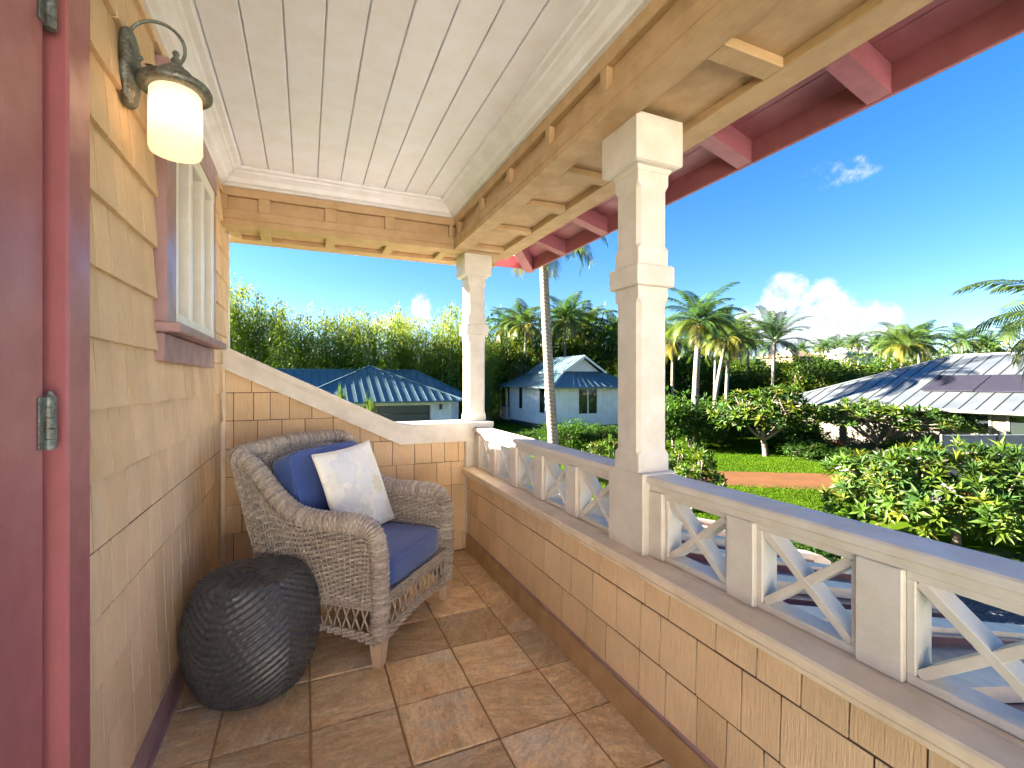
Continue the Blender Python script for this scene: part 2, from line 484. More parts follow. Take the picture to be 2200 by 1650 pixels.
# door: outward opening, hinged on the jamb that the camera sees
door = box('door', (WX - .03, .42, .02), (WX + .012, 1.222, 2.12), M_RED, wall, .004)
box('jamb', (WX - .09, 1.226, 0), (WX - .004, 1.262, 2.16), M_RED, door, .003)
box('casing', (WX - .02, 1.262, 0), (WX + .036, 1.372, 2.27), M_RED, door, .005)
box('head_casing', (WX - .02, .30, 2.16), (WX + .036, 1.262, 2.27), M_RED, door, .005)
box('casing', (WX - .02, .30, 0), (WX + .036, .40, 2.16), M_RED, door, .005)
for z0, z1 in ((.25, 1.02), (1.18, 2.02)):
    box('panel', (WX + .012, .56, z0), (WX + .017, 1.08, z1), M_RED, door, .004)
def bronze_mat():
    t = NT('weathered_bronze')
    n1 = t.noise(38, 6, .65); n2 = t.noise(110, 4, .6)
    c = t.mix(t.rng(n1, .38, .62, 0, 1), (.10, .085, .065), (.19, .235, .215))
    c = t.mix(t.rng(n2, .55, .72, 0, .8), c, (.42, .40, .35))
    t.col(c); t.rough(t.rng(n1, .3, .7, .38, .62)); t.b.inputs['Metallic'].default_value = .55; t.bump(n2, .4, .003)
    return t.m
M_BRONZE = bronze_mat()
for zc_ in (.30, 1.181, 2.02):
    hg = MB()
    for k in range(5):
        z0 = zc_ - .052 + k * .0212
        hg.tube([(WX + .019, 1.228, z0), (WX + .019, 1.228, z0 + .0200)], .0105, 14)
    hg.tube([(WX + .019, 1.228, zc_ + .054), (WX + .019, 1.228, zc_ + .064)], [.008, .004], 12)
    hg.box((WX + .0125, 1.198, zc_ - .05), (WX + .0155, 1.226, zc_ + .052), .0008)
    hg.build('hinge', M_BRONZE, door, False)
knob = MB(); knob.tube([(WX + .012, .50, 1.0), (WX + .03, .50, 1.0), (WX + .034, .50, 1.0), (WX + .06, .50, 1.0), (WX + .068, .50, 1.0)], [.028, .026, .011, .026, .012], 16)
knob.build('handle', M_BRONZE, door, True)

# ---- end wall with the sloping cap
endw = empty('half_wall', (0, 0, 0))
tag(endw, 'tan shingled half wall with a sloping cream cap at the porch end', 'wall')
def cap_z(x): return 1.484 - (x + .468) * (1.484 - .957) / (.613 + .468) if x < .613 else .957
prism('wall_core', [(WX - .01, 0.0), (1.30, 0.0), (1.30, .93), (.613, .93), (WX - .01, cap_z(WX) - .03)], YF + .02, YF + .20, 1, M_GAP_SHADE, endw)
# outer skin of the wall down to the garden
prism('wall_core', [(WX - .01, G), (1.30, G), (1.30, -.002), (WX - .01, -.002)], YF + .04, YF + .19, 1, M_SHINGLE, endw)
def clip_poly(poly, fn):
    out = []
    for i in range(len(poly)):
        a, b = poly[i], poly[(i + 1) % len(poly)]; fa, fb = fn(a), fn(b)
        if fa >= 0: out.append(a)
        if (fa >= 0) != (fb >= 0):
            t_ = fa / (fa - fb); out.append((a[0] + (b[0] - a[0]) * t_, a[1] + (b[1] - a[1]) * t_))
    return out
r = random.Random(23)
xi0, xi1 = WX + .02, XR + .01
for k in range(len(COURSE) - 1):
    za, zb = COURSE[k], COURSE[k + 1]
    if za > 1.4: break
    if k == 0: za = .002
    if zb < .1: continue
    u = xi0 - r.uniform(0, .1)
    while u < xi1:
        w = r.uniform(.085, .185); a, b = max(u, xi0), min(u + w, xi1); u += w
        if b - a < .012: continue
        a += .0022; b -= .0022
        poly = [(a, za + r.uniform(-.002, .002)), (b, za), (b, zb - .005), (a, zb - .005)]
        poly = clip_poly(poly, lambda p: cap_z(-1e9 if False else p[0]) - .07 - p[1] if p[0] < .613 else .957 - .07 - p[1])
        poly = clip_poly(poly, lambda p: .957 + max(0, 0) + (0.613 - p[0]) * .4875 - .07 - p[1]) if b < .62 else poly
        if len(poly) < 3: continue
        n = len(poly); vv = []
        for (x_, z_) in poly: vv.append((x_, YF + .02, z_))
        for (x_, z_) in poly:
            t_ = (z_ - za) / (zb - za); vv.append((x_, YF + .02 - (.014 * (1 - t_) + .006 * t_), z_))
        ff = [tuple(range(n)), tuple(range(2 * n - 1, n - 1, -1))] + [(i, (i + 1) % n, (i + 1) % n + n, i + n) for i in range(n)]
        m = me('shingle', vv, ff, M_SHINGLE); fix_normals(m); ob('shingle', m, endw)
# cream cap: face board, and a top board that overhangs it
def band(lo, hi, x0=-.49, x1=1.31):
    pts = [(x0, cap_z(x0)), (.613, .957), (x1, .957)]
    return [(x, z + hi) for x, z in pts] + [(x, z + lo) for x, z in reversed(pts)]
prism('cap_face_board', band(-.142, -.034), YF - .022, YF - .002, 1, M_CREAM, endw)
prism('cap_moulding', band(-.050, -.034), YF - .034, YF - .0225, 1, M_CREAM, endw)
prism('cap_board', band(-.034, 0), YF - .046, YF + .235, 1, M_CREAM, endw)
box('corner_board', (WX + .004, YF - .004, .10), (WX + .028, YF + .016, 1.36), M_LEDGE, endw, .002)
box('corner_board', (1.095, YF - .018, .115), (1.305, YF + .016, .815), M_CREAM, endw, .003)

# ---- railing wall (right)
railw = empty('railing_wall', (0, 0, 0))
tag(railw, 'low tan shingled parapet wall with a cream ledge under the railing', 'wall')
LZ = .623
mb = MB(); mb.box((XR + .004, YB, 0), (1.255, YF + .015, LZ - .045)); mb.box((XR + .03, YB, G), (1.25, YF + .015, -.001)); mb.build('wall_core', M_GAP_SHADE, railw)
# rz = -90deg: local x to -Y, local -y to -X
rr = random.Random(31)
shingles(railw, (XR + .002, YF - .03), R(-90), 0, YF - .03 - YB, .139, LZ - .03, rr, .10, .215, course=[.139, .299, .475, .651], thick=.42, gap=.010)
box('baseboard', (XR - .012, YB, 0), (XR + .004, YF - .02, .118), M_BASE, railw, .004)
box('base_moulding', (XR - .004, YB, .118), (XR + .003, YF - .02, .139), M_MAUVE, railw, .002)
box('ledge', (1.060, YB, LZ - .032), (1.150, YF - .02, LZ), M_LEDGE, railw, .006)
box('ledge', (1.150, YB, LZ - .032), (1.275, YF - .02, LZ - .0015), M_LEDGE, railw, .004)
box('ledge_moulding', (1.070, YB, LZ - .052), (1.0865, YF - .02, LZ - .0325), M_LEDGE, railw, .005)

# ---- columns
def column(x, y, z0, label, lower):
    t = empty('porch_column', (x, y, z0))
    tag(t, label, 'column', 'cream porch columns')
    def ring_stack(name, rows):
        """rows: (z, half width, corner chamfer)"""
        v = []; f = []
        for z, w, c in rows:
            c = max(c, .0025)
            for sx_, sy__ in ((-1, -1), (1, -1), (1, 1), (-1, 1)):
                if sx_ * sy__ > 0: a, b = ((w - c) * sx_ if 0 else w * sx_, (w - c) * sy__), ((w - c) * sx_, w * sy__)
                else: a, b = ((w - c) * sx_, w * sy__), (w * sx_, (w - c) * sy__)
                # walk counter-clockwise round the square
                v += [(a[0], a[1], z - z0), (b[0], b[1], z - z0)]
        n = 8
        for i in range(len(rows) - 1):
            for k in range(n): f.append((i * n + k, i * n + (k + 1) % n, (i + 1) * n + (k + 1) % n, (i + 1) * n + k))
        f.append(tuple(range(n))); f.append(tuple(range((len(rows) - 1) * n, len(rows) * n)))
        m = me(name, v, f, M_CREAM); fix_normals(m); return ob(name, m, t)
    s = .070
    rows = [(z0 if not lower else .90, s + .004, .003), (lower and .985 or z0 + .05, s + .003, .003), (lower and 1.0 or z0 + .07, s, .014), (1.565, s, .014), (1.580, s + .002, .003), (1.629, s + .002, .003)]
    if not lower: rows[0] = (z0, s + .006, .003)
    ring_stack('shaft', rows)
    ring_stack('band', [(1.625, .084, .003), (1.629, .089, .003), (1.700, .089, .003), (1.706, .085, .003)])
    ring_stack('shaft', [(1.704, s + .002, .003), (1.770, s + .002, .003), (1.785, s, .014), (2.0, s, .014), (2.018, s + .003, .003), (2.075, s + .003, .003)])
    ring_stack('capital', [(2.060, s + .005, .003), (2.076, s + .012, .003), (2.079, .100, .003), (2.084, .108, .003), (2.092, .110, .003), (BZ + .012, .110, .003)])
    if lower:
        box('pedestal', (-.078, -.105, -.01), (.080, .110, .922 - z0), M_CREAM, t, .004)
    return t
column(1.21, 1.49, LZ, 'cream square porch column with a pedestal rising from the railing ledge', True)
column(1.21, 3.51, .957, 'cream square porch column standing on the end wall cap', False)

# ---- railing
M_RAIL = paint('cream_railing_paint', (.72, .665, .59), .45, grain=(5, .4, 5), var=.05, bump=.1, dirt=.08)
def railing(y_lo, y_hi, posts, label):
    t = empty('railing', (1.2, (y_lo + y_hi) / 2, 0)); t.location = (0, 0, 0)
    tag(t, label, 'railing', 'cream cross-braced railing sections')
    CT = .915
    z0, z1 = LZ, CT - .052
    box('cap_rail', (1.148, y_lo, CT - .027), (1.272, y_hi, CT), M_RAIL, t, .005)
    box('sub_rail', (1.163, y_lo, CT - .052), (1.257, y_hi, CT - .0275), M_RAIL, t, .003)
    for a, b in posts: box('post', (1.158, a, z0), (1.250, b, z1), M_RAIL, t, .003)
    edges = sorted(posts)
    for (a, b), (c, d) in zip(edges[:-1], edges[1:]):
        y0, y1 = b, c
        if y1 - y0 < .05: continue
        p = box('cross_panel', (1.172, y0 + .0005, z0), (1.236, y1 - .0005, z0 + .020), M_RAIL, t, .002)
        box('frame', (1.172, y0 + .0005, z1 - .018), (1.236, y1 - .0005, z1), M_RAIL, p, .002)
        for ya, yb in ((y0 + .0005, y0 + .017), (y1 - .017, y1 - .0005)):
            box('frame', (1.1725, ya, z0 + .020), (1.2355, yb, z1 - .018), M_RAIL, p, .002)
        ya, yb, za, zb = y0 + .017, y1 - .017, z0 + .020, z1 - .018
        L = math.hypot(yb - ya, zb - za); an = math.atan2(zb - za, yb - ya); bw = .0105
        for sgn, dx in ((1, 0.0), (-1, .0012)):
            Mx = Matrix.Translation(((1.1765 + 1.2315) / 2, (ya + yb) / 2, (za + zb) / 2)) @ Matrix.Rotation(sgn * an, 4, 'X')
            box('brace', (-.0275 + dx, -L / 2 + .004, -bw), (.0275 + dx, L / 2 - .004, bw), M_RAIL, p, .0015, M=Mx)
    return t
near = [(1.315, 1.384)]
for k in range(3):
    c_ = .989 - .3625 * k; near.append((c_ - .047, c_ + .047))
railing(YB, 1.418, near, 'cream cross-braced railing section beside the pedestal column, overlooking the maroon roof')
far = [(1.600, 1.612)] + [(a, a + .098) for a in (1.897, 2.244, 2.588, 2.936)] + [(3.25, 3.352)]
railing(1.562, 3.352, far, 'cream cross-braced railing section ending at the shingled half wall')

# ---- beams
def frame_beam(name, label, along, a0, a1, i0, i1, bat_s, bat_i, mat):
    """boxed beam: soffit with recessed panels below, panelled inner face. along = 1 (Y) or 0 (X)"""
    t = empty(name, (0, 0, 0)); tag(t, label, 'beam')
    def bx(nm, u0, u1, w0, w1, z0, z1, ch=.003, m=mat):
        if along == 1: return box(nm, (w0, u0, z0), (w1, u1, z1), m, t, ch)
        return box(nm, (u0, w0, z0), (u1, w1, z1), m, t, ch)
    top = CZ + .2
    bx('core', a0, a1, i0 + .030, i1 - .012, BZ + .034, top, 0)
    # soffit frame
    bx('soffit_rail', a0, a1, i0, i0 + .108, BZ, BZ + .034); bx('soffit_rail', a0, a1, i1 - .115, i1, BZ, BZ + .034)
    for b0, b1 in bat_s: bx('soffit_batten', b0, b1, i0 + .108, i1 - .115, BZ + .001, BZ + .034)
    # inner face frame
    bx('face_rail', a0, a1, i0, i0 + .030, BZ + .034, BZ + .090)
    bx('face_rail', a0, a1, i0, i0 + .030, BZ + .178, BZ + .26)
    for b0, b1 in bat_i: bx('face_batten', b0, b1, i0 + .001, i0 + .030, BZ + .090, BZ + .178)
    bx('outer_face', a0, a1, i1 - .012, i1, BZ + .034, top - .15)
    return t
ys = [3.21 + .0 - .447 * k for k in range(0, 11)]
frame_beam('porch_side_beam', 'long tan boxed beam with recessed panels above the railing', 1, YB, BYI - .001, BXI, BXO,
           [(y, y + .072) for y in (3.247, 2.782, 2.337, 1.90, 1.455, .996, .55, .1)], [(y - .045, y) for y in (3.30, 2.815, 2.369, 1.913, 1.472, 1.02, .57, .12)], M_TAN)
frame_beam('porch_end_beam', 'tan boxed beam with recessed panels above the sloping half wall', 0, WX - .05, BXO, BYI, BYO,
           [(x, x + .065) for x in (-.47, -.285, .125, .53, .93, 1.36)], [(x, x + y) for x, y in ((-.49, .045), (-.279, .067), (.113, .075), (.504, .07), (.967, .03))], M_TANX)

# ---- ceiling
ceil = box('porch_ceiling', (XL, YB, CZ + .014), (BXI + .015, BYI + .015, CZ + .05), M_WHITE, None, 0)
tag(ceil, kind='structure')
xe = [-.213 + .1385 * k for k in range(-2, 9)]
for a, b in zip(xe[:-1], xe[1:]):
    a, b = max(a, XL + .02), min(b, BXI - .02)
    box('plank', (a + .002, YB, CZ), (b - .002, BYI, CZ + .0145), M_WHITE, ceil, .0035)
# crown moulding: stepped profile (distance from wall, height below ceiling)
prof = [(0, -.088), (.020, -.088), (.026, -.080), (.046, -.070), (.058, -.046), (.082, -.030), (.094, -.026), (.100, -.016), (.126, -.014), (.131, -.006), (.131, 0), (0, 0)]
def crown(name, p0, p1, inward, mit0, mit1):
    p0, p1 = Vector(p0), Vector(p1); d = (p1 - p0).normalized(); inn = Vector(inward); v = []
    for p, mt in ((p0, mit0), (p1, -mit1)):
        for o_, h_ in prof: v.append(p + inn * o_ + d * (mt * o_) + Vector((0, 0, h_)))
    n = len(prof)
    f = [tuple(range(n)), tuple(range(2 * n - 1, n - 1, -1))] + [(i, (i + 1) % n, (i + 1) % n + n, i + n) for i in range(n)]
    m = me(name, v, f, M_WHITET); fix_normals(m); return ob(name, m, ceil)
zc_ = CZ - .0005
crown('crown_moulding', (XL + .003, YB, zc_), (XL + .003, BYI, zc_), (1, 0, 0), 0, 1)
crown('crown_moulding', (XL + .003, BYI, zc_), (BXI, BYI, zc_), (0, -1, 0), 1, 1)
crown('crown_moulding', (BXI, BYI, zc_), (BXI, YB, zc_), (-1, 0, 0), 1, 0)

# ---- maroon eave and the roof it carries
roof = empty('house_roof', (0, 0, 0))
tag(roof, 'maroon roof eave with exposed rafter tails beyond the tan beam', 'roof')
FX, FZ, SL = 2.02, 2.345, math.tan(R(16))
YE = 4.16                     # far end of the eave
def rz_(x): return FZ + .115 + (FX - x) * SL       # underside of the boards
for k in range(7):            # boards running along the eave
    xa, xb = FX - .125 * k, FX - .125 * (k + 1) + .004
    v = [(xa, y, rz_(xa) + dz) for y in (YB - .25, YE) for dz in (0, .02)] + [(xb, y, rz_(xb) + dz) for y in (YB - .25, YE) for dz in (0, .02)]
    f = [(0, 2, 6, 4), (1, 5, 7, 3), (0, 1, 3, 2), (4, 6, 7, 5), (0, 4, 5, 1), (2, 3, 7, 6)]
    m = me('eave_board', v, f, M_REDE); fix_normals(m); ob('eave_board', m, roof)
yr = 1.10 + .605 * 4
ry = [1.085 - .605 * k for k in range(-4, 3)]
for y in ry:
    poly = [(BXO - .3, rz_(BXO - .3) - .002), (FX - .004, rz_(FX - .004) - .002), (FX - .004, FZ + .004), (BXO - .3, rz_(BXO - .3) - .112)]
    prism('rafter_tail', poly, y - .042, y + .042, 1, M_REDE, roof)
hipv = MB().box((-.045, -.9, -.06), (.045, .05, .06), .003, M=Matrix.Translation((FX - .03, YE - .03, FZ + .055)) @ Matrix.Rotation(R(-40), 4, 'Z') @ Matrix.Rotation(R(-11), 4, 'X'))
o_ = hipv.build('hip_rafter_tail', M_REDE, roof); fix_normals(o_.data)
box('fascia', (FX - .003, YB - .25, FZ), (FX + .017, YE + .02, FZ + .125), M_REDE, roof, .003)
box('drip_edge', (FX + .017, YB - .25, FZ + .075), (FX + .033, YE + .035, FZ + .155), M_REDE, roof, .002)
box('fascia', (-3.0, YE, FZ + .02), (FX - .003, YE + .018, FZ + .135), M_REDE, roof, .003)
M_METALRED = paint('maroon_metal_roof', (.20, .045, .05), .35, var=.05, bump=.05, spec=.6)
zt = lambda x: rz_(x) + .022
v = [(FX + .03, YB - .25, zt(FX + .03)), (FX + .03, YE, zt(FX + .03)), (-3.2, YE, zt(-3.2) - .0), (-3.2, YB - .25, zt(-3.2)), (-9, YE, 2.5), (-9, YB - .25, 2.5)]
v2 = [(x, y, z + .03) for x, y, z in v]
m = me('roof_skin', v + v2, [(0, 1, 2, 3), (3, 2, 4, 5), (6, 9, 8, 7), (9, 11, 10, 8), (0, 6, 7, 1), (1, 7, 8, 2), (2, 8, 10, 4), (0, 3, 9, 6), (3, 5, 11, 9)], M_METALRED)
fix_normals(m); ob('roof_skin', m, roof)
box('gable_fill', (-7.5, 3.55, 2.65), (1.46, 3.62, rz_(1.46) - .01), M_REDE, roof, 0)

# ---- wall lamp
lamp = empty('wall_lamp', (WX, 1.67, 2.16)); tag(lamp, 'lit lantern wall lamp with frosted glass and weathered bronze bracket beside the window', 'lamp')
LX = .135; 
def lathe(name, prof_, mat, parent, n=32, loc=(0, 0, 0), smooth=True):
    v = []; f = []
    for r_, z_ in prof_:
        for k in range(n):
            a = 2 * math.pi * k / n; v.append((loc[0] + r_ * math.cos(a), loc[1] + r_ * math.sin(a), loc[2] + z_))
    for i in range(len(prof_) - 1):
        for k in range(n): f.append((i * n + k, i * n + (k + 1) % n, (i + 1) * n + (k + 1) % n, (i + 1) * n + k))
    m = me(name, v, f, mat, smooth); fix_normals(m); return ob(name, m, parent)
pl = MB(); npl = 20; vv = []; rows = [(.0, 1.0), (.012, 1.0), (.02, .92), (.026, .72), (.028, .3)]
for dx, s_ in rows:
    for k in range(npl):
        a = 2 * math.pi * k / npl
        ex = abs(math.cos(a)) ** .8 * math.copysign(1, math.cos(a)); ez = abs(math.sin(a)) ** .8 * math.copysign(1, math.sin(a))
        vv.append((.016 + dx, .055 * s_ * ex, .112 * (s_ if s_ < .9 else s_) * ez))
ff = [(i * npl + k, i * npl + (k + 1) % npl, (i + 1) * npl + (k + 1) % npl, (i + 1) * npl + k) for i in range(len(rows) - 1) for k in range(npl)] + [tuple(range(npl)), tuple(range((len(rows) - 1) * npl, len(rows) * npl))]
m = me('back_plate', vv, ff, M_BRONZE, True); fix_normals(m); ob('back_plate', m, lamp)
arm = MB()
ringc = (.095, 0, .085)
pts = []
for k in range(25):
    a = R(200 - k * 10.6); pts.append((ringc[0] - .005 + .068 * math.cos(a), 0, ringc[2] + .068 * math.sin(a)))
arm.tube([(.04, 0, .03)] + pts, .0048, 8)
arm.tube([(.04, 0, -.005), (.07, .0, .012), (.1, 0, .016), (LX, 0, .018)], .0065, 8)
arm.tube([(.04, 0, .03), (.055, 0, .04)], .006, 8)
sp = [(.072 + (.012 + .0012 * k) * math.cos(k * .55), 0, -.005 + (.012 + .0012 * k) * math.sin(k * .55)) for k in range(16)]
arm.tube(sp, .003, 6)
arm.build('bracket_arm', M_BRONZE, lamp, True)
lathe('cap', [(.0, .060), (.010, .058), (.014, .050), (.012, .042), (.020, .036), (.024, .028), (.040, .018), (.048, .004), (.058, -.004), (.072, -.014), (.088, -.020), (.093, -.030), (.093, -.040), (.088, -.045), (.070, -.045), (.066, -.035), (.0, -.035)], M_BRONZE, lamp, 36, (LX, 0, 0))
lathe('finial', [(0, .082), (.006, .080), (.010, .073), (.006, .064), (.009, .058), (.0, .055)], M_BRONZE, lamp, 16, (LX, 0, 0))
t = NT('frosted_lamp_glass')
t.b.inputs['Base Color'].default_value = (.95, .84, .66, 1); t.rough(.35)
t.b.inputs['Emission Color'].default_value = (1.0, .74, .42, 1); t.b.inputs['Emission Strength'].default_value = .012
tr = t.new('ShaderNodeBsdfTranslucent'); tr.inputs['Color'].default_value = (1.0, .90, .80, 1)
mx = t.new('ShaderNodeMixShader'); mx.inputs[0].default_value = .6
t.l.new(t.b.outputs[0], mx.inputs[1]); t.l.new(tr.outputs[0], mx.inputs[2]); t.l.new(mx.outputs[0], t.out.inputs['Surface'])
lathe('glass_shade', [(.0605, -.044), (.065, -.05), (.067, -.12), (.067, -.212), (.063, -.223), (.050, -.227), (.0, -.227)], t.m, lamp, 40, (LX, 0, 0))
t = NT('lamp_bulb_glow'); t.b.inputs['Emission Color'].default_value = (1.0, .74, .48, 1); t.b.inputs['Emission Strength'].default_value = .8
bulb = lathe('bulb', [(0, -.075), (.014, -.078), (.018, -.09), (.029, -.115), (.030, -.13), (.022, -.148), (0, -.156)], t.m, lamp, 20, (LX, 0, 0))
# ================================================================ FURNITURE
def wicker_mat(name, a, b, c):
    t = NT(name)
    n1 = t.noise(55, 4, .6); n2 = t.noise(210, 3, .6); n3 = t.noise(6, 3)
    col = t.mix(t.rng(n1, .36, .64, 0, 1), a, b)
    col = t.mix(t.rng(n2, .55, .7, 0, .7), col, c)
    at_ = t.new('ShaderNodeVertexColor', layer_name='Col')
    col = t.mix(1.0, col, at_.outputs[0], 'MULTIPLY')
    t.col(t.bright(col, t.rng(n3, .3, .7, .9, 1.1))); t.rough(.5)
    t.b.inputs['Specular IOR Level'].default_value = .35
    return t.m
M_WICKER = wicker_mat('grey_brown_wicker', (.285, .24, .20), (.42, .37, .315), (.58, .53, .47))
M_LEG = paint('whitewashed_wood', (.56, .42, .31), .55, grain=(4, 4, .4), var=.15, bump=.2)

WR = random.Random(99)
def wcol(): k = WR.uniform(.76, 1.16); return (k, k * WR.uniform(.96, 1.02), k * WR.uniform(.92, 1.03))
def wbuild(mb, name, parent, stuff=True):
    if len(mb.c) < len(mb.f): mb.c += [(1, 1, 1)] * (len(mb.f) - len(mb.c))
    o = mb.build(name, M_WICKER, parent)
    if stuff: tag(o, kind='stuff')
    return o
def weave_sheet(P, nu, nv, amp=.0060, sw=.0085, sh=.0112, stakes=True):
    """P(u, v) -> (point, normal). nu stakes across, nv weft strands up. Over-under flat strands on round stakes."""
    mb = MB()
    seg = nu * 2
    for j in range(nv):
        v_ = (j + .5) / nv
        pts = []
        for i in range(seg + 1):
            u_ = i / seg
            p, n = P(u_, v_)
            p2, _ = P(u_, min(1, v_ + .5 / nv)); up = (p2 - p)
            if up.length < 1e-6: up = Vector((0, 0, 1))
            up.normalize()
            ph = math.cos(math.pi * (i / 2.0 * 2 / 2 * 2) + math.pi * j) if i % 2 == 0 else 0.0
            ph = (1 if ((i // 2 + j) % 2 == 0) else -1) if i % 2 == 0 else 0
            q = p + n * (amp * ph)
            pts.append((q, n, up))
        vv = []; ff = []
        for q, n, up in pts:
            vv += [q + up * sh * .5 - n * .0012, q + up * sh * .25 + n * .0018, q - up * sh * .25 + n * .0018, q - up * sh * .5 - n * .0012]
        for i in range(seg):
            for k in range(3):
                a = i * 4 + k; ff.append((a, a + 1, a + 5, a + 4))
        mb.add(vv, ff, wcol())
    if stakes:
        for i in range(nu + 1):
            u_ = i / nu
            mb.tube([P(u_, k / 12)[0] for k in range(13)], .0036, 5, False, wcol())
    # a dark liner a few millimetres behind, as the inside of the weave shows
    return mb
def weave_roll(path, rad, weft=.0125, stakes=12, amp=.0060, flat=None):
    """woven tube along a path: rings are weft strands, over-under round the stakes"""
    pts = [Vector(p) for p in path]
    # resample
    d = [0]
    for a, b in zip(pts[:-1], pts[1:]): d.append(d[-1] + (b - a).length)
    n = max(4, int(d[-1] / weft)); nr = n * 2
    out = []; rads = []
    rl = rad if isinstance(rad, (list, tuple)) else [rad] * len(pts)
    for i in range(nr + 1):
        s = d[-1] * i / nr; k = 0
        while k < len(d) - 2 and d[k + 1] < s: k += 1
        t_ = (s - d[k]) / max(1e-9, d[k + 1] - d[k])
        out.append(pts[k].lerp(pts[k + 1], t_)); rads.append(rl[k] * (1 - t_) + rl[k + 1] * t_)
    mb = MB(); v = []; f = []; prev = None; m = stakes * 2
    for i, p in enumerate(out):
        t_ = (out[min(i + 1, nr)] - out[max(i - 1, 0)]).normalized()
        if prev is None:
            a = Vector((1, 0, 0)) if abs(t_.x) < .9 else Vector((0, 1, 0)); prev = t_.cross(a).normalized()
        u = (prev - t_ * prev.dot(t_)).normalized(); w = t_.cross(u); prev = u
        for k in range(m):
            an = 2 * math.pi * k / m
            if i % 2 == 0: rr_ = rads[i] - .0046
            else: rr_ = rads[i] + amp * .5 * (1 if ((k // 2 + i // 2) % 2 == 0) else -.6) * (1 if k % 2 == 0 else .3)
            v.append(p + (u * math.cos(an) + w * math.sin(an)) * rr_)
    for i in range(nr):
        for k in range(m):
            a = i * m + k; b = i * m + (k + 1) % m; f.append((a, b, b + m, a + m))
    f.append(tuple(range(m))); f.append(tuple(range(nr * m, (nr + 1) * m)))
    mb.add(v, f); mb.c = []
    for i in range(n):
        c_ = wcol(); mb.c += [c_] * (2 * m)
    mb.c += [(1, 1, 1)] * (len(mb.f) - len(mb.c))
    return mb
def spline(pts, n=8):
    pts = [Vector(p) for p in pts]; out = []
    for i in range(len(pts) - 1):
        p0, p1, p2, p3 = pts[max(i - 1, 0)], pts[i], pts[i + 1], pts[min(i + 2, len(pts) - 1)]
        for k in range(n):
            t_ = k / n
            out.append(.5 * ((2 * p1) + (p2 - p0) * t_ + (2 * p0 - 5 * p1 + 4 * p2 - p3) * t_ ** 2 + (3 * p1 - p0 - 3 * p2 + p3) * t_ ** 3))
    out.append(pts[-1]); return out
def interp(path, t_):
    k = t_ * (len(path) - 1); i = min(int(k), len(path) - 2); return path[i].lerp(path[i + 1], k - i)

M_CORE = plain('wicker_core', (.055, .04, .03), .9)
# ---- armchair. local: x to its left-to-right seen from the front-left leg, +y forward, origin between the front legs
ch = empty('wicker_armchair', (.483, 2.437, 0), 0)
FWD = Vector((.755, -.656, 0)); RGT = Vector((.656, .755, 0))
ch.rotation_euler = (0, 0, math.atan2(RGT.y, RGT.x) - 0.0)
# with rotation about z by atan2(RGT): local x -> RGT, local y -> left-hand normal = -FWD, so forward is -y below
tag(ch, 'grey-brown wicker armchair with navy cushions in the porch corner', 'armchair')
def side_path(sx):
    p = [(.345, -.050, .115), (.345, -.056, .30), (.345, -.052, .48), (.345, -.030, .575), (.345, .03, .618), (.347, .14, .622), (.350, .27, .622), (.352, .38, .640), (.355, .47, .690), (.362, .545, .765), (.372, .605, .835), (.388, .660, .885), (.405, .705, .905)]
    return spline([(x * sx, y, z) for x, y, z in p], 6)
for sx in (-1, 1):
    pth = side_path(sx)
    n = len(pth); rad = [.041 + .007 * min(1, i / (n * .35)) for i in range(n)]
    for i in range(n):
        if i > n * .8: rad[i] = .048 - .009 * (i - n * .8) / (n * .2)
    wbuild(weave_roll(pth, rad), 'arm_roll', ch)
    # woven side, outside and inside, hung below the roll
    top = [p for p in pth if p.z > .55 or p.y > 0]
    def P(u, v, sx=sx, off=.030):
        q = interp(top, u); bz = .262; by = -.045 + u * .60
        a = Vector((sx * (.345 + off), by, bz)); b = Vector((q.x + sx * (off - .008), q.y, q.z - .02))
        p = a.lerp(b, v); return p, Vector((sx, 0, 0))
    wbuild(weave_sheet(P, 30, 34), 'side_weave', ch)
    def P2(u, v, sx=sx):
        q = interp(top, u * .62); by = -.045 + u * .47
        a = Vector((sx * .303, by, .30)); b = Vector((q.x - sx * .032, min(q.y, .5), q.z - .015))
        return a.lerp(b, v), Vector((-sx, 0, 0))
    wbuild(weave_sheet(P2, 22, 27), 'inner_side_weave', ch)
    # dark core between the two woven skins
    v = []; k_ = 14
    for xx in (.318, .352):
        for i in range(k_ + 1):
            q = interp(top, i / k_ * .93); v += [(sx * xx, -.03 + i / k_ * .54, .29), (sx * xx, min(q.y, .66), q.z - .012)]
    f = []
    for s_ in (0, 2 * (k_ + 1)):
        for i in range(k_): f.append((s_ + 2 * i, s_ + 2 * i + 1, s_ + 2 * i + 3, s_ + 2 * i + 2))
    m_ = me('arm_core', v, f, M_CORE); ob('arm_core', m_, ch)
    # lattice below the seat
    lat = MB()
    for k in range(13):
        y0 = -.045 + k * .048
        for dy in (-.02, .02):
            lat.tube([(sx * .372, y0 - dy, .262), (sx * .374, y0, .215), (sx * .372, y0 + dy, .162)], .0034, 5)
    wbuild(lat, 'side_lattice', ch, False)
    for z in (.258, .270, .282):
        wbuild(MB().tube([(sx * .376, -.05 + .03 * k, z + .002 * (k % 2)) for k in range(21)], .0052, 6), 'binding_strand', ch, False)
    def P3(u, v, sx=sx):
        return Vector((sx * .372, -.045 + u * .60, .155 - (1 - v) * (.055 + .0 - .03 * math.sin(math.pi * u)))), Vector((sx, 0, 0))
    wbuild(weave_sheet(P3, 30, 5), 'apron_weave', ch)
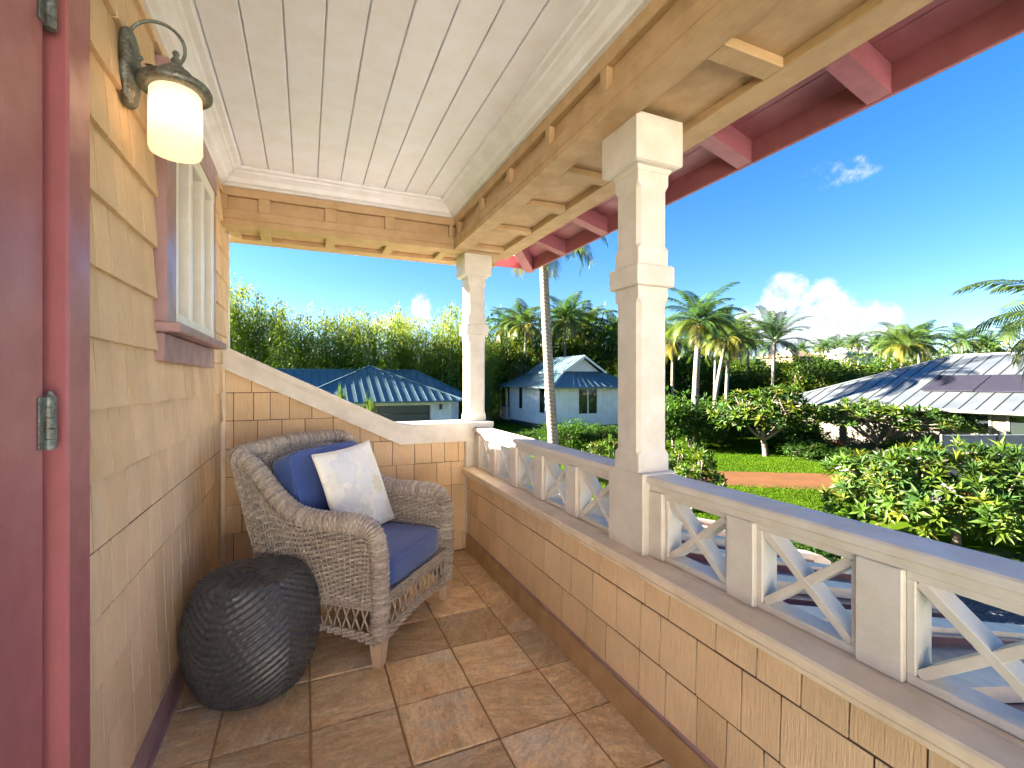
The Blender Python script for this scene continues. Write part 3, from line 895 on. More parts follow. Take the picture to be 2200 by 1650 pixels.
# front
def P4(u, v): return Vector((-.30 + .60 * u, -.066, .262 + v * .04)), Vector((0, -1, 0))
wbuild(weave_sheet(P4, 30, 4), 'front_rim_weave', ch)
lat = MB()
for k in range(13):
    x0 = -.29 + k * .0483
    for dx in (-.02, .02): lat.tube([(x0 - dx, -.066, .262), (x0, -.069, .215), (x0 + dx, -.066, .162)], .0034, 5)
wbuild(lat, 'front_lattice', ch, False)
def P5(u, v): return Vector((-.31 + .62 * u, -.068, .155 - (1 - v) * (.06 - .03 * math.sin(math.pi * u)))), Vector((0, -1, 0))
wbuild(weave_sheet(P5, 30, 5), 'apron_weave', ch)
for z in (.159, .262, .303):
    wbuild(MB().tube([(-.31 + .031 * k, -.071, z + .002 * (k % 2)) for k in range(21)], .0056, 6), 'binding_strand', ch, False)
# seat deck under the cushion
box('seat_deck', (-.315, -.05, .285), (.315, .54, .302), M_LEG, ch, .004)
# back
lt, rt = side_path(-1), side_path(1)
lb = [p for p in lt if p.y > .30]; rb = [p for p in rt if p.y > .30]
def PB(u, v, off=.0):
    a = Vector((-.315 + .63 * u, .535 + off, .26)); m_ = Vector((-.33 + .66 * u, .585 + off, .60)); b = Vector((-.375 + .75 * u, .705 + off, .905 + .012 * math.sin(math.pi * u)))
    p = a * (1 - v) ** 2 + m_ * 2 * v * (1 - v) + b * v * v
    return p, Vector((0, -.95, .3)).normalized()
wbuild(weave_sheet(PB, 32, 52), 'back_weave', ch)
wbuild(weave_sheet(lambda u, v: (PB(u, v, .05)[0], Vector((0, 1, 0))), 32, 52), 'back_weave', ch)
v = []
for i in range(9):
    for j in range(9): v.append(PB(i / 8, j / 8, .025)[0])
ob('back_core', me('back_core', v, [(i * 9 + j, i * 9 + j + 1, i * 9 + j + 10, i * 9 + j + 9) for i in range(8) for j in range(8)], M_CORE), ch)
topb = spline([(-.405, .705, .905), (-.30, .722, .918), (-.12, .735, .926), (.12, .735, .926), (.30, .722, .918), (.405, .705, .905)], 6)
wbuild(weave_roll(topb, .043), 'top_roll', ch)
for x, y in ((-.335, -.045), (.335, -.045), (-.325, .53), (.325, .53)):
    lg = MB(); v = []
    for z, w in ((0, .021), (.015, .022), (.125, .031)):
        for a, b in ((-1, -1), (1, -1), (1, 1), (-1, 1)): v.append((x + a * w, y + b * w, z))
    lg.add(v, [(0, 1, 2, 3), (8, 9, 10, 11)] + [(i * 4 + k, i * 4 + (k + 1) % 4, i * 4 + 4 + (k + 1) % 4, i * 4 + 4 + k) for i in range(2) for k in range(4)])
    o = lg.build('leg', M_LEG, ch); fix_normals(o.data)
# cushions
def navy_mat():
    t = NT('navy_canvas')
    w1 = t.new('ShaderNodeTexWave', Scale=420.0); t.l.new(t.obj(), w1.inputs['Vector'])
    n = t.noise(300, 3, .6); b = t.noise(7, 4, .6)
    c = t.mix(t.rng(b, .35, .65, 0, 1), (.036, .075, .25), (.050, .100, .31))
    t.col(t.bright(c, t.rng(n, .3, .7, .86, 1.16))); t.rough(.8); t.bump(n, .3, .002)
    t.b.inputs['Sheen Weight'].default_value = .35; t.b.inputs['Sheen Roughness'].default_value = .5
    t.b.inputs['Specular IOR Level'].default_value = .2
    return t.m
M_NAVY = navy_mat()
def cushion(name, sx, sy, sz, mat, parent, M, puff=.018, edge=.16, n=14, seed=1, sag=0.0):
    r = random.Random(seed); v = []; f = []; idx = {}
    ph = [r.uniform(0, 6) for _ in range(6)]
    def vert(a, b, c):
        k = (a, b, c)
        if k in idx: return idx[k]
        x, y, z = (2 * a / n - 1), (2 * b / n - 1), (2 * c / n - 1)
        # rounded box: soften towards a superellipsoid
        e = 10.0
        L = (abs(x) ** e + abs(y) ** e + abs(z) ** e) ** (1 / e); x, y, z = x / L, y / L, z / L
        cx_, cy2, cz_ = 1 - y * y * .0, 1, 1
        bz = (1 - x ** 4) * (1 - y ** 4)
        w = .35 * math.sin(5 * x + ph[0]) * math.sin(4 * y + ph[1]) + .25 * math.sin(9 * x + 3 * y + ph[2])
        px = x * sx / 2 * (1 - .012 * (1 - abs(z)) * 0); py = y * sy / 2
        pz = z * sz / 2 + (puff * bz * (1 + .25 * w)) * (1 if z > 0 else -.4) * abs(z) - sag * math.exp(-((x - .1) ** 2 + (y - .3) ** 2) * 3) * max(z, 0)
        wr = .0025 * math.sin(14 * x + 9 * z + ph[3]) * math.sin(11 * y + ph[4])
        idx[k] = len(v); v.append(M @ Vector((px + wr, py + wr, pz))); return idx[k]
    for i in range(n):
        for j in range(n):
            for s_ in (0, n):
                f.append((vert(i, j, s_), vert(i + 1, j, s_), vert(i + 1, j + 1, s_), vert(i, j + 1, s_)))
                f.append((vert(i, s_, j), vert(i + 1, s_, j), vert(i + 1, s_, j + 1), vert(i, s_, j + 1)))
                f.append((vert(s_, i, j), vert(s_, i + 1, j), vert(s_, i + 1, j + 1), vert(s_, i, j + 1)))
    m = me(name, v, f, mat, True); fix_normals(m); o = ob(name, m, parent)
    # piping along the top and bottom edges
    for s_ in (1, -1):
        pts = []
        for k in range(49):
            a = 2 * math.pi * k / 48; e = 9.0
            c_, d_ = math.cos(a), math.sin(a); L = (abs(c_) ** e + abs(d_) ** e) ** (1 / e); x, y = c_ / L, d_ / L
            pts.append(M @ Vector((x * sx / 2 * .985, y * sy / 2 * .985, s_ * (sz / 2 - .008))))
        MB().tube(pts, .0045, 6, False).build('piping', mat, o, True)
    return o
sc = cushion('seat_cushion', .575, .53, .125, M_NAVY, ch, Matrix.Translation((0, .208, .372)), .012, seed=3)
tilt = Matrix.Translation((-.01, .480, .668)) @ Matrix.Rotation(R(-18), 4, 'X') @ Matrix.Rotation(R(90), 4, 'X')
bc = cushion('back_cushion', .57, .48, .13, M_NAVY, ch, tilt, .016, seed=8)
# ---- throw pillow: rests on the seat against the back cushion
def pillow_mat():
    t = NT('floral_pillow_print')
    p = t.obj()
    c = (.88, .85, .74)
    base = t.mix(t.rng(t.noise(9, 4, .6, vec=p), .4, .65, 0, .35), c, (.72, .75, .76))
    def flower(px, pz, rad, colr, petals, amt):
        nonlocal base
        d = t.new('ShaderNodeVectorMath', operation='SUBTRACT'); t.l.new(p, d.inputs[0]); d.inputs[1].default_value = (px, 0, pz)
        s = t.new('ShaderNodeSeparateXYZ'); t.l.new(d.outputs[0], s.inputs[0])
        r_ = t.math('SQRT', t.math('ADD', t.math('MULTIPLY', s.outputs[0], s.outputs[0]), t.math('MULTIPLY', s.outputs[2], s.outputs[2])), 0)
        an = t.math('ARCTAN2', s.outputs[2], s.outputs[0])
        lob = t.math('MULTIPLY', t.math('ADD', t.math('MULTIPLY', t.math('COSINE', t.math('MULTIPLY', an, petals), 0), .16), .84), rad)
        q = t.math('DIVIDE', r_, lob)
        ring = t.rng(t.math('ABSOLUTE', t.math('SUBTRACT', q, .93), 0), .0, .09, 1, 0)
        vein = t.math('MULTIPLY', t.rng(t.math('COSINE', t.math('MULTIPLY', an, petals * 4), 0), .5, 1, 0, .6), t.rng(q, .25, .9, 1, 0))
        fill = t.rng(q, .9, 1.0, .42, 0)
        fac = t.math('MULTIPLY', t.math('MAXIMUM', t.math('MAXIMUM', ring, vein), fill), min(1, amt * 1.5))
        base = t.mix(fac, base, colr)
    for a in [(-.11, .12, .095, (.62, .66, .76), 5, .55), (.09, .13, .085, (.66, .64, .74), 5, .35), (-.13, -.03, .07, (.60, .62, .60), 6, .5), (.12, -.01, .06, (.62, .58, .26), 9, .75), (.0, .02, .075, (.62, .72, .72), 5, .35),
              (-.06, -.14, .068, (.58, .64, .44), 7, .75), (.09, -.14, .08, (.60, .68, .80), 5, .45), (.19, .12, .06, (.72, .70, .50), 6, .5), (-.2, .08, .05, (.72, .66, .5), 6, .6), (-.19, -.15, .06, (.66, .62, .72), 5, .5), (.2, -.16, .05, (.68, .72, .6), 5, .5), (-.02, .19, .05, (.66, .72, .76), 5, .5)]: flower(*a)
    n = t.noise(340, 3, .6)
    t.col(t.bright(base, t.rng(n, .3, .7, .93, 1.06))); t.rough(.85); t.bump(n, .25, .002)
    t.b.inputs['Specular IOR Level'].default_value = .15; t.b.inputs['Sheen Weight'].default_value = .2
    return t.m
n = 30; v = []; f = []
for sgn in (1, -1):
    for j in range(n + 1):
        for i in range(n + 1):
            x, z = 2 * i / n - 1, 2 * j / n - 1
            pin = 1 - .055 * (1 - x * x) * z * z; pin2 = 1 - .055 * (1 - z * z) * x * x
            th = .062 * ((1 - x ** 2) ** .55) * ((1 - z ** 2) ** .55) * (1 + .07 * math.sin(5 * x + 2) * math.sin(4 * z))
            v.append((x * .262 * pin2, -sgn * th, z * .240 * pin))
    o_ = (n + 1) ** 2 * (0 if sgn == 1 else 1)
    for j in range(n):
        for i in range(n):
            a = o_ + j * (n + 1) + i; f.append((a, a + 1, a + n + 2, a + n + 1))
m = me('throw_pillow', v, f, pillow_mat(), True); 
bm = bmesh.new(); bm.from_mesh(m); bmesh.ops.remove_doubles(bm, verts=bm.verts, dist=.0004); bmesh.ops.recalc_face_normals(bm, faces=bm.faces); bm.to_mesh(m); bm.free()
pil = ob('throw_pillow', m)
Mc = Matrix.Translation(ch.location) @ ch.rotation_euler.to_matrix().to_4x4()
pil.matrix_world = Mc @ Matrix.Translation((.012, .318, .682)) @ Matrix.Rotation(R(-20), 4, 'X') @ Matrix.Rotation(R(-2), 4, 'Y') @ Matrix.Rotation(R(3), 4, 'Z')
tag(pil, 'square white throw pillow with a pale floral print on the armchair', 'pillow')
seam = []
for k in range(121):
    a = k / 120 * 4; s_ = int(a) % 4; q = (a - int(a)) * 2 - 1
    x, z = [(q, -1), (1, q), (-q, 1), (-1, -q)][s_]
    pin = 1 - .055 * (1 - x * x) * z * z; pin2 = 1 - .055 * (1 - z * z) * x * x
    seam.append((x * .262 * pin2, 0, z * .240 * pin))
MB().tube(seam, .0035, 6, False).build('piping', plain('pillow_piping', (.78, .74, .62), .8), pil, True)

# ---- woven drum stool
def stool():
    prof_ = [(.0, .449), (.06, .449), (.12, .450), (.165, .453), (.186, .451), (.200, .440), (.216, .412), (.234, .368), (.249, .31), (.2555, .25), (.2555, .21), (.248, .15), (.234, .095), (.216, .05), (.198, .015), (.19, .004), (.17, .0), (.0, .0)]
    # resample by arc length
    P_ = spline([(a, 0, b) for a, b in prof_], 10); d = [0]
    for a, b in zip(P_[:-1], P_[1:]): d.append(d[-1] + (b - a).length)
    NR, NT_ = 260, 480; rows = []
    for i in range(NR + 1):
        s = d[-1] * i / NR; k = 0
        while k < len(d) - 2 and d[k + 1] < s: k += 1
        t_ = (s - d[k]) / max(1e-9, d[k + 1] - d[k]); p = P_[k].lerp(P_[k + 1], t_)
        tg = (P_[k + 1] - P_[k]).normalized(); nr_ = Vector((-tg.z, 0, tg.x))
        if nr_.x < 0 and p.z < .44 and p.x > .1 and p.z > .01: nr_ = -nr_
        if p.z > .44: nr_ = Vector((0, 0, 1)) if nr_.z < 0 and False else (nr_ if nr_.z > 0 else -nr_)
        rows.append((p.x, p.z, nr_, s))
    v = []; f = []
    pitch = .029
    for (r_, z_, n_, s) in rows:
        for k in range(NT_):
            th = 2 * math.pi * k / NT_
            tri = min(1.0, abs(((th - R(243)) / (2 * math.pi) * 3) % 1.0 - .5) * 2.3)     # 0..1 chevrons, three sectors
            ph = s / pitch - 4.2 * tri * min(1, r_ / .2)
            row = math.floor(ph); fr = ph - row
            ridge = math.sin(math.pi * fr) ** 1.2
            dots = math.cos(th * 60 + math.pi * row)
            a = .0066 * ridge + .0013 * dots * ridge
            if r_ < .03: a *= r_ / .03
            v.append(((r_ + n_.x * a) * math.cos(th), (r_ + n_.x * a) * math.sin(th), z_ + n_.z * a))
    for i in range(NR):
        for k in range(NT_): f.append((i * NT_ + k, i * NT_ + (k + 1) % NT_, (i + 1) * NT_ + (k + 1) % NT_, (i + 1) * NT_ + k))
    t = NT('dark_resin_weave')
    nn = t.noise(90, 3, .6); b = t.noise(5, 3)
    c = t.mix(t.rng(nn, .35, .65, 0, 1), (.040, .042, .046), (.075, .077, .083))
    t.col(t.bright(c, t.rng(b, .3, .7, .85, 1.15))); t.rough(.36); t.b.inputs['Specular IOR Level'].default_value = .55
    m = me('drum_stool', v, f, t.m, True); fix_normals(m)
    o = ob('drum_stool', m, None, (-.203, 2.262, .001))
    tag(o, 'dark charcoal woven drum stool between the house wall and the armchair', 'stool')
stool()
# ================================================================ GARDEN
def lawn_mat():
    t = NT('lawn')
    a = t.noise(.35, 5, .6); b = t.noise(9, 5, .7); c = t.noise(60, 3, .6)
    col = t.mix(t.rng(a, .35, .65, 0, 1), (.032, .078, .005), (.052, .092, .006))
    t.col(t.bright(col, t.math('MULTIPLY', t.rng(b, .3, .7, .75, 1.25), t.rng(c, .3, .7, .75, 1.25))))
    t.rough(.95); t.b.inputs['Specular IOR Level'].default_value = .0; t.bump(c, .8, .03)
    return t.m
M_LAWN = lawn_mat()
gv = []; gf = []
def gz(x, y):
    # rises into a wooded hill far beyond the gardens
    d = math.hypot(x - 95, y - 110); e = math.hypot(x - 20, y - 260)
    return G + max(0, 9.0 * math.exp(-(d / 52) ** 2) + 16 * math.exp(-(e / 120) ** 2) - .35)
xs = [-900, -500, -250, -120, -60, -30, -10] + [5 * k for k in range(0, 41)] + [240, 320, 500, 900]
ysl = [-900, -400, -150, -60, -20, 0, 10, 20, 30, 40] + [50 + 6 * k for k in range(0, 26)] + [240, 300, 400, 600, 900]
for y in ysl:
    for x in xs: gv.append((x, y, gz(x, y)))
for j in range(len(ysl) - 1):
    for i in range(len(xs) - 1):
        a = j * len(xs) + i; gf.append((a, a + 1, a + len(xs) + 1, a + len(xs)))
gnd = ob('ground', me('ground', gv, gf, M_LAWN, True)); tag(gnd, kind='structure')
def sheet(name, pts, mat, dz=.004, kind='structure', th=None):
    n = len(pts)
    if th:
        v = [(x, y, G + th) for x, y in pts] + [(x, y, G - .05) for x, y in pts]
        f = [tuple(range(n))] + [(i, (i + 1) % n, (i + 1) % n + n, i + n) for i in range(n)]
    else: v = [(x, y, G + dz) for x, y in pts]; f = [tuple(range(n))]
    m = me(name, v, f, mat); fix_normals(m); o = ob(name, m); tag(o, kind=kind); return o
M_PATH = paint('orange_path', (.115, .050, .018), .85, var=.12, bump=.4, dirt=.2, scale=1.2, spec=.15)
M_BOUNCE_TERR = paint('bounce_terrace_stone', (.62, .59, .58), .85, var=.08, bump=.3, dirt=.12, scale=2, spec=.15)
q = [onz(1500, 1012, G), onz(1835, 1020, G), onz(1835, 1068, G), onz(1500, 1040, G)]
pa, pb, pc, pd = q
dirp = (pb - pa); dirp.z = 0
er = random.Random(8)
def ragged(p, q, n=60, a=.10): return [(lambda w: (w.x + er.uniform(-a, a), w.y + er.uniform(-a, a)))(p.lerp(q, i / n)) for i in range(n + 1)]
PATH = ragged(pa - dirp * .3, pb + dirp * 1.6) + ragged(pc + dirp * 1.6, pd - dirp * .3)
sheet('path', PATH, M_PATH, th=.02)
sheet('bounce_terrace', [(1.5, -9), (9.2, -9), (9.2, 9.0), (1.5, 9.0)], M_BOUNCE_TERR, th=.03)  # pale paving added to bounce sunlight up under the porch roof
M_GRAVEL = NT('dark_lava_gravel'); t = M_GRAVEL
vo = t.new('ShaderNodeTexVoronoi', Scale=16.0); t.l.new(t.pos(), vo.inputs['Vector'])
t.col(t.mix(vo.outputs['Color'], (.018, .02, .03), (.07, .075, .095))); t.rough(.7); t.bump(vo.outputs['Distance'], 1.0, .05); M_GRAVEL = t.m
sheet('gravel_bed', [(9.25, -2), (12.6, -2), (12.6, 5.4), (9.25, 5.4)], M_GRAVEL, th=.045)

# ---------------------------------------------------------------- foliage makers (meshes are shared by the copies)
def vary(c, r, a=.18):
    k = 1 + r.uniform(-a, a); h = r.uniform(-a, a) * .5
    return (max(.002, c[0] * k * (1 + h)), max(.002, c[1] * k), max(.001, c[2] * k * (1 - h)))
def leaf_quad(mb, p, d, up, L, W, col, fold=.25):
    """pointed leaf from p along d: folded down its midrib"""
    s = d.cross(up)
    if s.length < 1e-4: s = d.cross(Vector((.3, .7, .2)))
    s.normalize(); n = s.cross(d).normalized()
    a = p + d * L * .45
    tip = p + d * L - n * L * .10
    mb.add([p, a + s * W * .5 + n * W * fold, tip, a - s * W * .5 + n * W * fold, a - n * .0], [(0, 4, 2, 1), (0, 3, 2, 4)], col)
def rosette_crown(seed, n, rx, rz, leafL, leafW, per, cols, flowers=.0, shell=.55, hemi=-.35, flower_col=(.22, .20, .18)):
    """plumeria-like crown: rosettes of long leaves at the branch tips"""
    r = random.Random(seed); mb = MB(); tips = []
    for k in range(n):
        while True:
            v = Vector((r.gauss(0, 1), r.gauss(0, 1), r.gauss(0, 1))).normalized()
            if v.z > hemi: break
        rad = shell + (1 - shell) * r.random() ** .5
        lump = 1 + .16 * math.sin(3.1 * v.x + seed) * math.sin(2.7 * v.y + 2 * seed) + .12 * math.sin(6 * v.z + 5 * v.x)
        p = Vector((v.x * rx * rad * lump, v.y * rx * rad * lump, v.z * rz * rad * lump))
        tips.append(p)
        ax = (v * .8 + Vector((0, 0, .9)) + Vector((r.uniform(-.5, .5), r.uniform(-.5, .5), 0))).normalized()
        u = ax.cross(Vector((.2, .9, .1))).normalized(); w = ax.cross(u)
        c0 = r.choice(cols); a0 = r.uniform(0, 6.28)
        for i in range(per):
            an = a0 + i * 2.399; el = R(r.uniform(-12, 22) + 58 * (1 - i / per) ** 1.6 * (i > per * .3) + (55 if i <= per * .3 else 0))
            d = (u * math.cos(an) + w * math.sin(an)) * math.cos(el) + ax * math.sin(el)
            leaf_quad(mb, p, d, ax, leafL * r.uniform(.7, 1.15), leafW * r.uniform(.8, 1.15), vary(c0, r, .22))
        if r.random() < flowers and v.z > -.1:
            for i in range(r.randint(4, 8)):
                fp = p + ax * leafL * r.uniform(.25, .5) + Vector((r.uniform(-1, 1), r.uniform(-1, 1), r.uniform(-.5, .5))) * leafL * .35
                for j in range(5):
                    an = j * 1.2566
                    d = (u * math.cos(an) + w * math.sin(an)) * .9 + ax * .45
                    leaf_quad(mb, fp, d.normalized(), ax, leafL * .20, leafL * .15, flower_col)
    return mb, tips
def crown_mesh(mb, name, mat):
    m = me(name, mb.v, mb.f, mat)
    ca = m.color_attributes.new('Col', 'FLOAT_COLOR', 'CORNER'); data = []
    for q_, c in zip(mb.f, mb.c): data += (list(c) + [1.0]) * len(q_)
    ca.data.foreach_set('color', data); return m
def bushy_crown(seed, nclump, rx, rz, leafL, leafW, per, cols, hemi=-.6, spread=.30, pw=.45, top=None):
    """ordinary broadleaf crown: clumps of small leaves through the volume, gaps between clumps"""
    r = random.Random(seed); mb = MB(); tips = []
    for k in range(nclump):
        while True:
            v = Vector((r.gauss(0, 1), r.gauss(0, 1), r.gauss(0, 1))).normalized()
            if v.z > hemi: break
        rad = r.random() ** pw
        lump = 1 + .2 * math.sin(2.9 * v.x + 1.3 * seed) * math.cos(3.3 * v.y + seed) + .13 * math.sin(7 * v.z + 4 * v.y + seed)
        p = Vector((v.x * rx, v.y * rx, v.z * rz)) * rad * lump; tips.append(p)
        c0 = r.choice(cols); cr = spread * rx * r.uniform(.5, 1.1)
        for i in range(per):
            o_ = Vector((r.gauss(0, .5), r.gauss(0, .5), r.gauss(0, .4))) * cr
            d = (o_.normalized() + v * .4 + Vector((0, 0, r.uniform(-.5, .6)))).normalized()
            leaf_quad(mb, p + o_, d, Vector((0, 0, 1)), leafL * r.uniform(.6, 1.2), leafW * r.uniform(.7, 1.2), vary(c0, r, .28))
    return mb, tips
M_LEAF = leafmat('broad_leaf', (1, 1, 1), .42)
M_PALMLEAF = leafmat('palm_leaflet', (1, 1, 1), .30, .38, .5)
M_BARK = paint('grey_bark', (.25, .20, .155), .85, grain=(5, 5, 1), var=.25, bump=.6, dirt=.35, scale=5, spec=.15)
M_PLUMBARK = paint('plumeria_bark', (.16, .13, .105), .7, grain=(5, 5, 2), var=.18, bump=.4, dirt=.3, scale=6, spec=.2)
def palm_trunk_mat():
    t = NT('palm_trunk')
    w = t.new('ShaderNodeTexWave', Scale=2.6, Distortion=1.2); w.bands_direction = 'Z'; w.inputs['Detail'].default_value = 3
    t.l.new(t.pos(), w.inputs['Vector'])
    n = t.noise(9, 5, .65)
    c = t.mix(t.rng(w.outputs[1], .2, .9, 0, 1), (.17, .145, .12), (.22, .195, .165))
    c = t.mix(t.rng(n, .55, .75, 0, .7), c, (.09, .08, .065))
    t.col(c); t.rough(.85); t.bump(w.outputs[1], .5, .03); t.b.inputs['Specular IOR Level'].default_value = .15
    return t.m
M_PTRUNK = palm_trunk_mat()
def limb_mesh(tips, base_r, height, seed, nmain=5, drop=.5):
    """trunk to the origin at (0,0,-height), limbs to a share of the crown's branch tips"""
    r = random.Random(seed); mb = MB()
    fork = Vector((r.uniform(-.1, .1), r.uniform(-.1, .1), -height * drop))
    mb.tube(spline([(0, 0, -height - .05), (r.uniform(-.06, .06), r.uniform(-.06, .06), -height * .75), tuple(fork)], 4), [base_r * 1.25, base_r * 1.1, base_r, base_r, base_r * .95, base_r * .95, base_r * .9, base_r * .9, base_r * .85], 8)
    groups = [[] for _ in range(nmain)]
    for p in tips: groups[int((math.atan2(p.y, p.x) + math.pi) / (2 * math.pi) * nmain) % nmain].append(p)
    for g in groups:
        if not g: continue
        c = Vector((0, 0, 0))
        for p in g: c += p
        c /= len(g); mid = fork.lerp(c, .75)
        mb.tube(spline([fork, fork.lerp(mid, .5) + Vector((0, 0, -.05 * height)), mid], 4), [base_r * (.75 - .045 * i) for i in range(9)], 7)
        for p in r.sample(g, min(len(g), 14)):
            mb.tube([mid, mid.lerp(p, .55) + Vector((r.uniform(-.08, .08), r.uniform(-.08, .08), -.04)) * height * .4, p], [base_r * .38, base_r * .26, base_r * .16], 5)
    return mb
class Kind:
    """crown mesh + limb mesh, placed any number of times"""
    def __init__(s, crown, limbs): s.c = crown; s.l = limbs
def place(kind, name, label, cat, px, zc, top_py, size=None, group=None, rz=0.0, sz=None, z0=None, unit_h=1.0, unit_rx=1.0):
    p = ground(px, zc); p.z = gz(p.x, p.y) if z0 is None else z0
    top = H + (HY - top_py) / FPX * zc
    hgt = top - p.z
    t = empty(name, tuple(p), rz); tag(t, label, cat, group)
    k = hgt / unit_h; kx = (size / unit_rx) if size else k
    ob('crown', kind.c, t, (0, 0, kind.cz * k), None, (kx, kx, k))
    ob('trunk', kind.l, t, (0, 0, kind.cz * k), None, (kx, kx, k))
    return t
def mk_kind(cm, tips, base_r, trunk_h, crown_rz, seed, barkmat, nmain=5, drop=.5):
    lm = limb_mesh(tips, base_r, trunk_h, seed, nmain, drop)
    k = Kind(cm, me('trunk', lm.v, lm.f, barkmat, True)); k.cz = trunk_h; k.h = trunk_h + crown_rz; return k

# ---------------------------------------------------------------- plumeria
PC = [(.055, .108, .013), (.042, .088, .013), (.070, .112, .012), (.034, .074, .013), (.092, .112, .012), (.030, .068, .014)]
mbp, tips = rosette_crown(3, 640, 2.5, 1.15, .33, .095, 12, PC, .16, .45, -.75)
K_PLUM_BIG = mk_kind(crown_mesh(mbp, 'crown', M_LEAF), tips, .09, 1.35, 1.1, 3, M_PLUMBARK, 6)
mbp, tips = rosette_crown(9, 260, 2.6, 1.0, .36, .12, 10, PC, .10, .55, -.25)
K_PLUM = mk_kind(crown_mesh(mbp, 'crown', M_LEAF), tips, .12, 2.4, 1.0, 9, M_PLUMBARK, 6, .62)
mbp, tips = rosette_crown(14, 200, 1.6, 1.25, .34, .11, 11, PC, .16, .45, -.5)
K_PLUM_B = mk_kind(crown_mesh(mbp, 'crown', M_LEAF), tips, .10, 1.9, 1.2, 14, M_PLUMBARK, 5, .6)
def tree(kind, name, label, cat, px, zc, top_py, width, group=None, rz=0.0, rx=1.0):
    return place(kind, name, label, cat, px, zc, top_py, width / 2, group, rz, unit_h=kind.h, unit_rx=rx)
tree(K_PLUM_BIG, 'plumeria_tree', 'large plumeria bush with white flowers just beyond the railing', 'plumeria', 2055, 11.5, 966, 4.9, rz=.4, rx=2.5)
tree(K_PLUM_B, 'plumeria_tree', 'tall rounded plumeria tree on the lawn beside the palm clump', 'plumeria', 1645, 25, 838, 4.6, 'plumeria trees on the lawn', rx=1.6)
tree(K_PLUM, 'plumeria_tree', 'umbrella-shaped plumeria tree with bare forked trunk in front of the grey-roofed house', 'plumeria', 1890, 24, 866, 6.4, 'plumeria trees on the lawn', 1.3, rx=2.6)
tree(K_PLUM_B, 'plumeria_shrub', 'small plumeria shrub at the end of the orange path', 'plumeria', 1478, 12.5, 968, 1.75, rz=2.0, rx=1.6)
tree(K_PLUM_B, 'plumeria_shrub', 'small yellow-green plumeria shrub below the near column railing', 'plumeria', 1298, 13.5, 950, 1.5, rz=.7, rx=1.6)
tree(K_PLUM_B, 'plumeria_shrub', 'bright plumeria sprig rising over the sloping wall cap', 'plumeria', 722, 9.0, 866, .55, rz=1.1, rx=1.6)
tree(K_PLUM_B, 'plumeria_shrub', 'bright plumeria sprig in front of the garage door opening', 'plumeria', 790, 9.3, 878, .5, rz=2.1, rx=1.6)

# ---------------------------------------------------------------- shrubs and broadleaf trees
SC = [(.036, .085, .015), (.048, .105, .017), (.028, .068, .014), (.060, .120, .018)]
mbs, tips = bushy_crown(21, 150, 1.0, .8, .17, .075, 26, SC)
K_SHRUB = mk_kind(crown_mesh(mbs, 'crown', M_LEAF), tips, .04, .75, .8, 21, M_BARK, 4, .7)
TCc = [(.048, .10, .017), (.060, .118, .018), (.075, .13, .017), (.036, .082, .016), (.10, .135, .017)]
mbs, tips = bushy_crown(22, 240, 1.0, .9, .11, .055, 30, TCc, spread=.24)
K_TREE = mk_kind(crown_mesh(mbs, 'crown', M_LEAF), tips, .05, 1.0, .95, 22, M_BARK, 5, .6)
mbs, tips = bushy_crown(25, 240, 1.0, .75, .10, .05, 30, TCc + [(.12, .12, .018)], spread=.22)
K_TREE2 = mk_kind(crown_mesh(mbs, 'crown', M_LEAF), tips, .05, .85, .8, 25, M_BARK, 5, .6)
for i, (px, zc, top, w, lab) in enumerate([
    (1215, 27, 908, 3.4, 'dense green shrub under the cottage front window'),
    (1130, 31, 925, 2.2, 'dark shrub beside the cottage porch steps'),
    (1290, 29, 915, 2.6, 'dark shrub at the right foot of the cottage wall'),
    (1445, 28, 852, 4.2, 'dark green shrub with pale blooms left of the coconut palm'),
    (1475, 31, 868, 3.4, 'dark shrub directly behind the coconut palm foot'),
    (1545, 30, 872, 4.2, 'dark green shrub between the coconut palm and the rounded plumeria'),
    (1590, 33, 862, 3.6, 'dark green shrub behind the rounded plumeria'),
    (1715, 27, 905, 2.6, 'low green shrub under the grey roof corner'),
    (1740, 24, 945, 2.2, 'low leafy shrub beside the red croton'),
    (1830, 22.5, 962, 1.6, 'low dark shrub at the foot of the umbrella plumeria'),
    (1940, 23, 945, 1.9, 'dark shrub against the cream house wall'),
    (1690, 28, 925, 2.4, 'dark shrub in the shade behind the rounded plumeria trunk'),
    (1570, 8.6, 1165, 1.5, 'bright green shrub showing through the first railing cross'),
    (1760, 9.0, 1125, 2.2, 'bright green shrub showing through the middle railing cross'),
    (2190, 9.5, 1225, 2.6, 'dark green shrub beside the lava gravel bed')]):
    tree(K_SHRUB, 'shrub', lab, 'shrub', px, zc, top, w, 'garden shrubs', i * 1.7)
RC = [(.30, .05, .03), (.22, .035, .03), (.36, .10, .03)]
mbs, tips = bushy_crown(31, 60, 1.0, .9, .30, .10, 14, RC)
K_CROTON = mk_kind(crown_mesh(mbs, 'crown', M_LEAF), tips, .05, .9, .9, 31, M_BARK, 4, .7)
tree(K_CROTON, 'croton_shrub', 'red-leaved croton shrub on the lawn edge', 'shrub', 1790, 24, 945, 1.0)
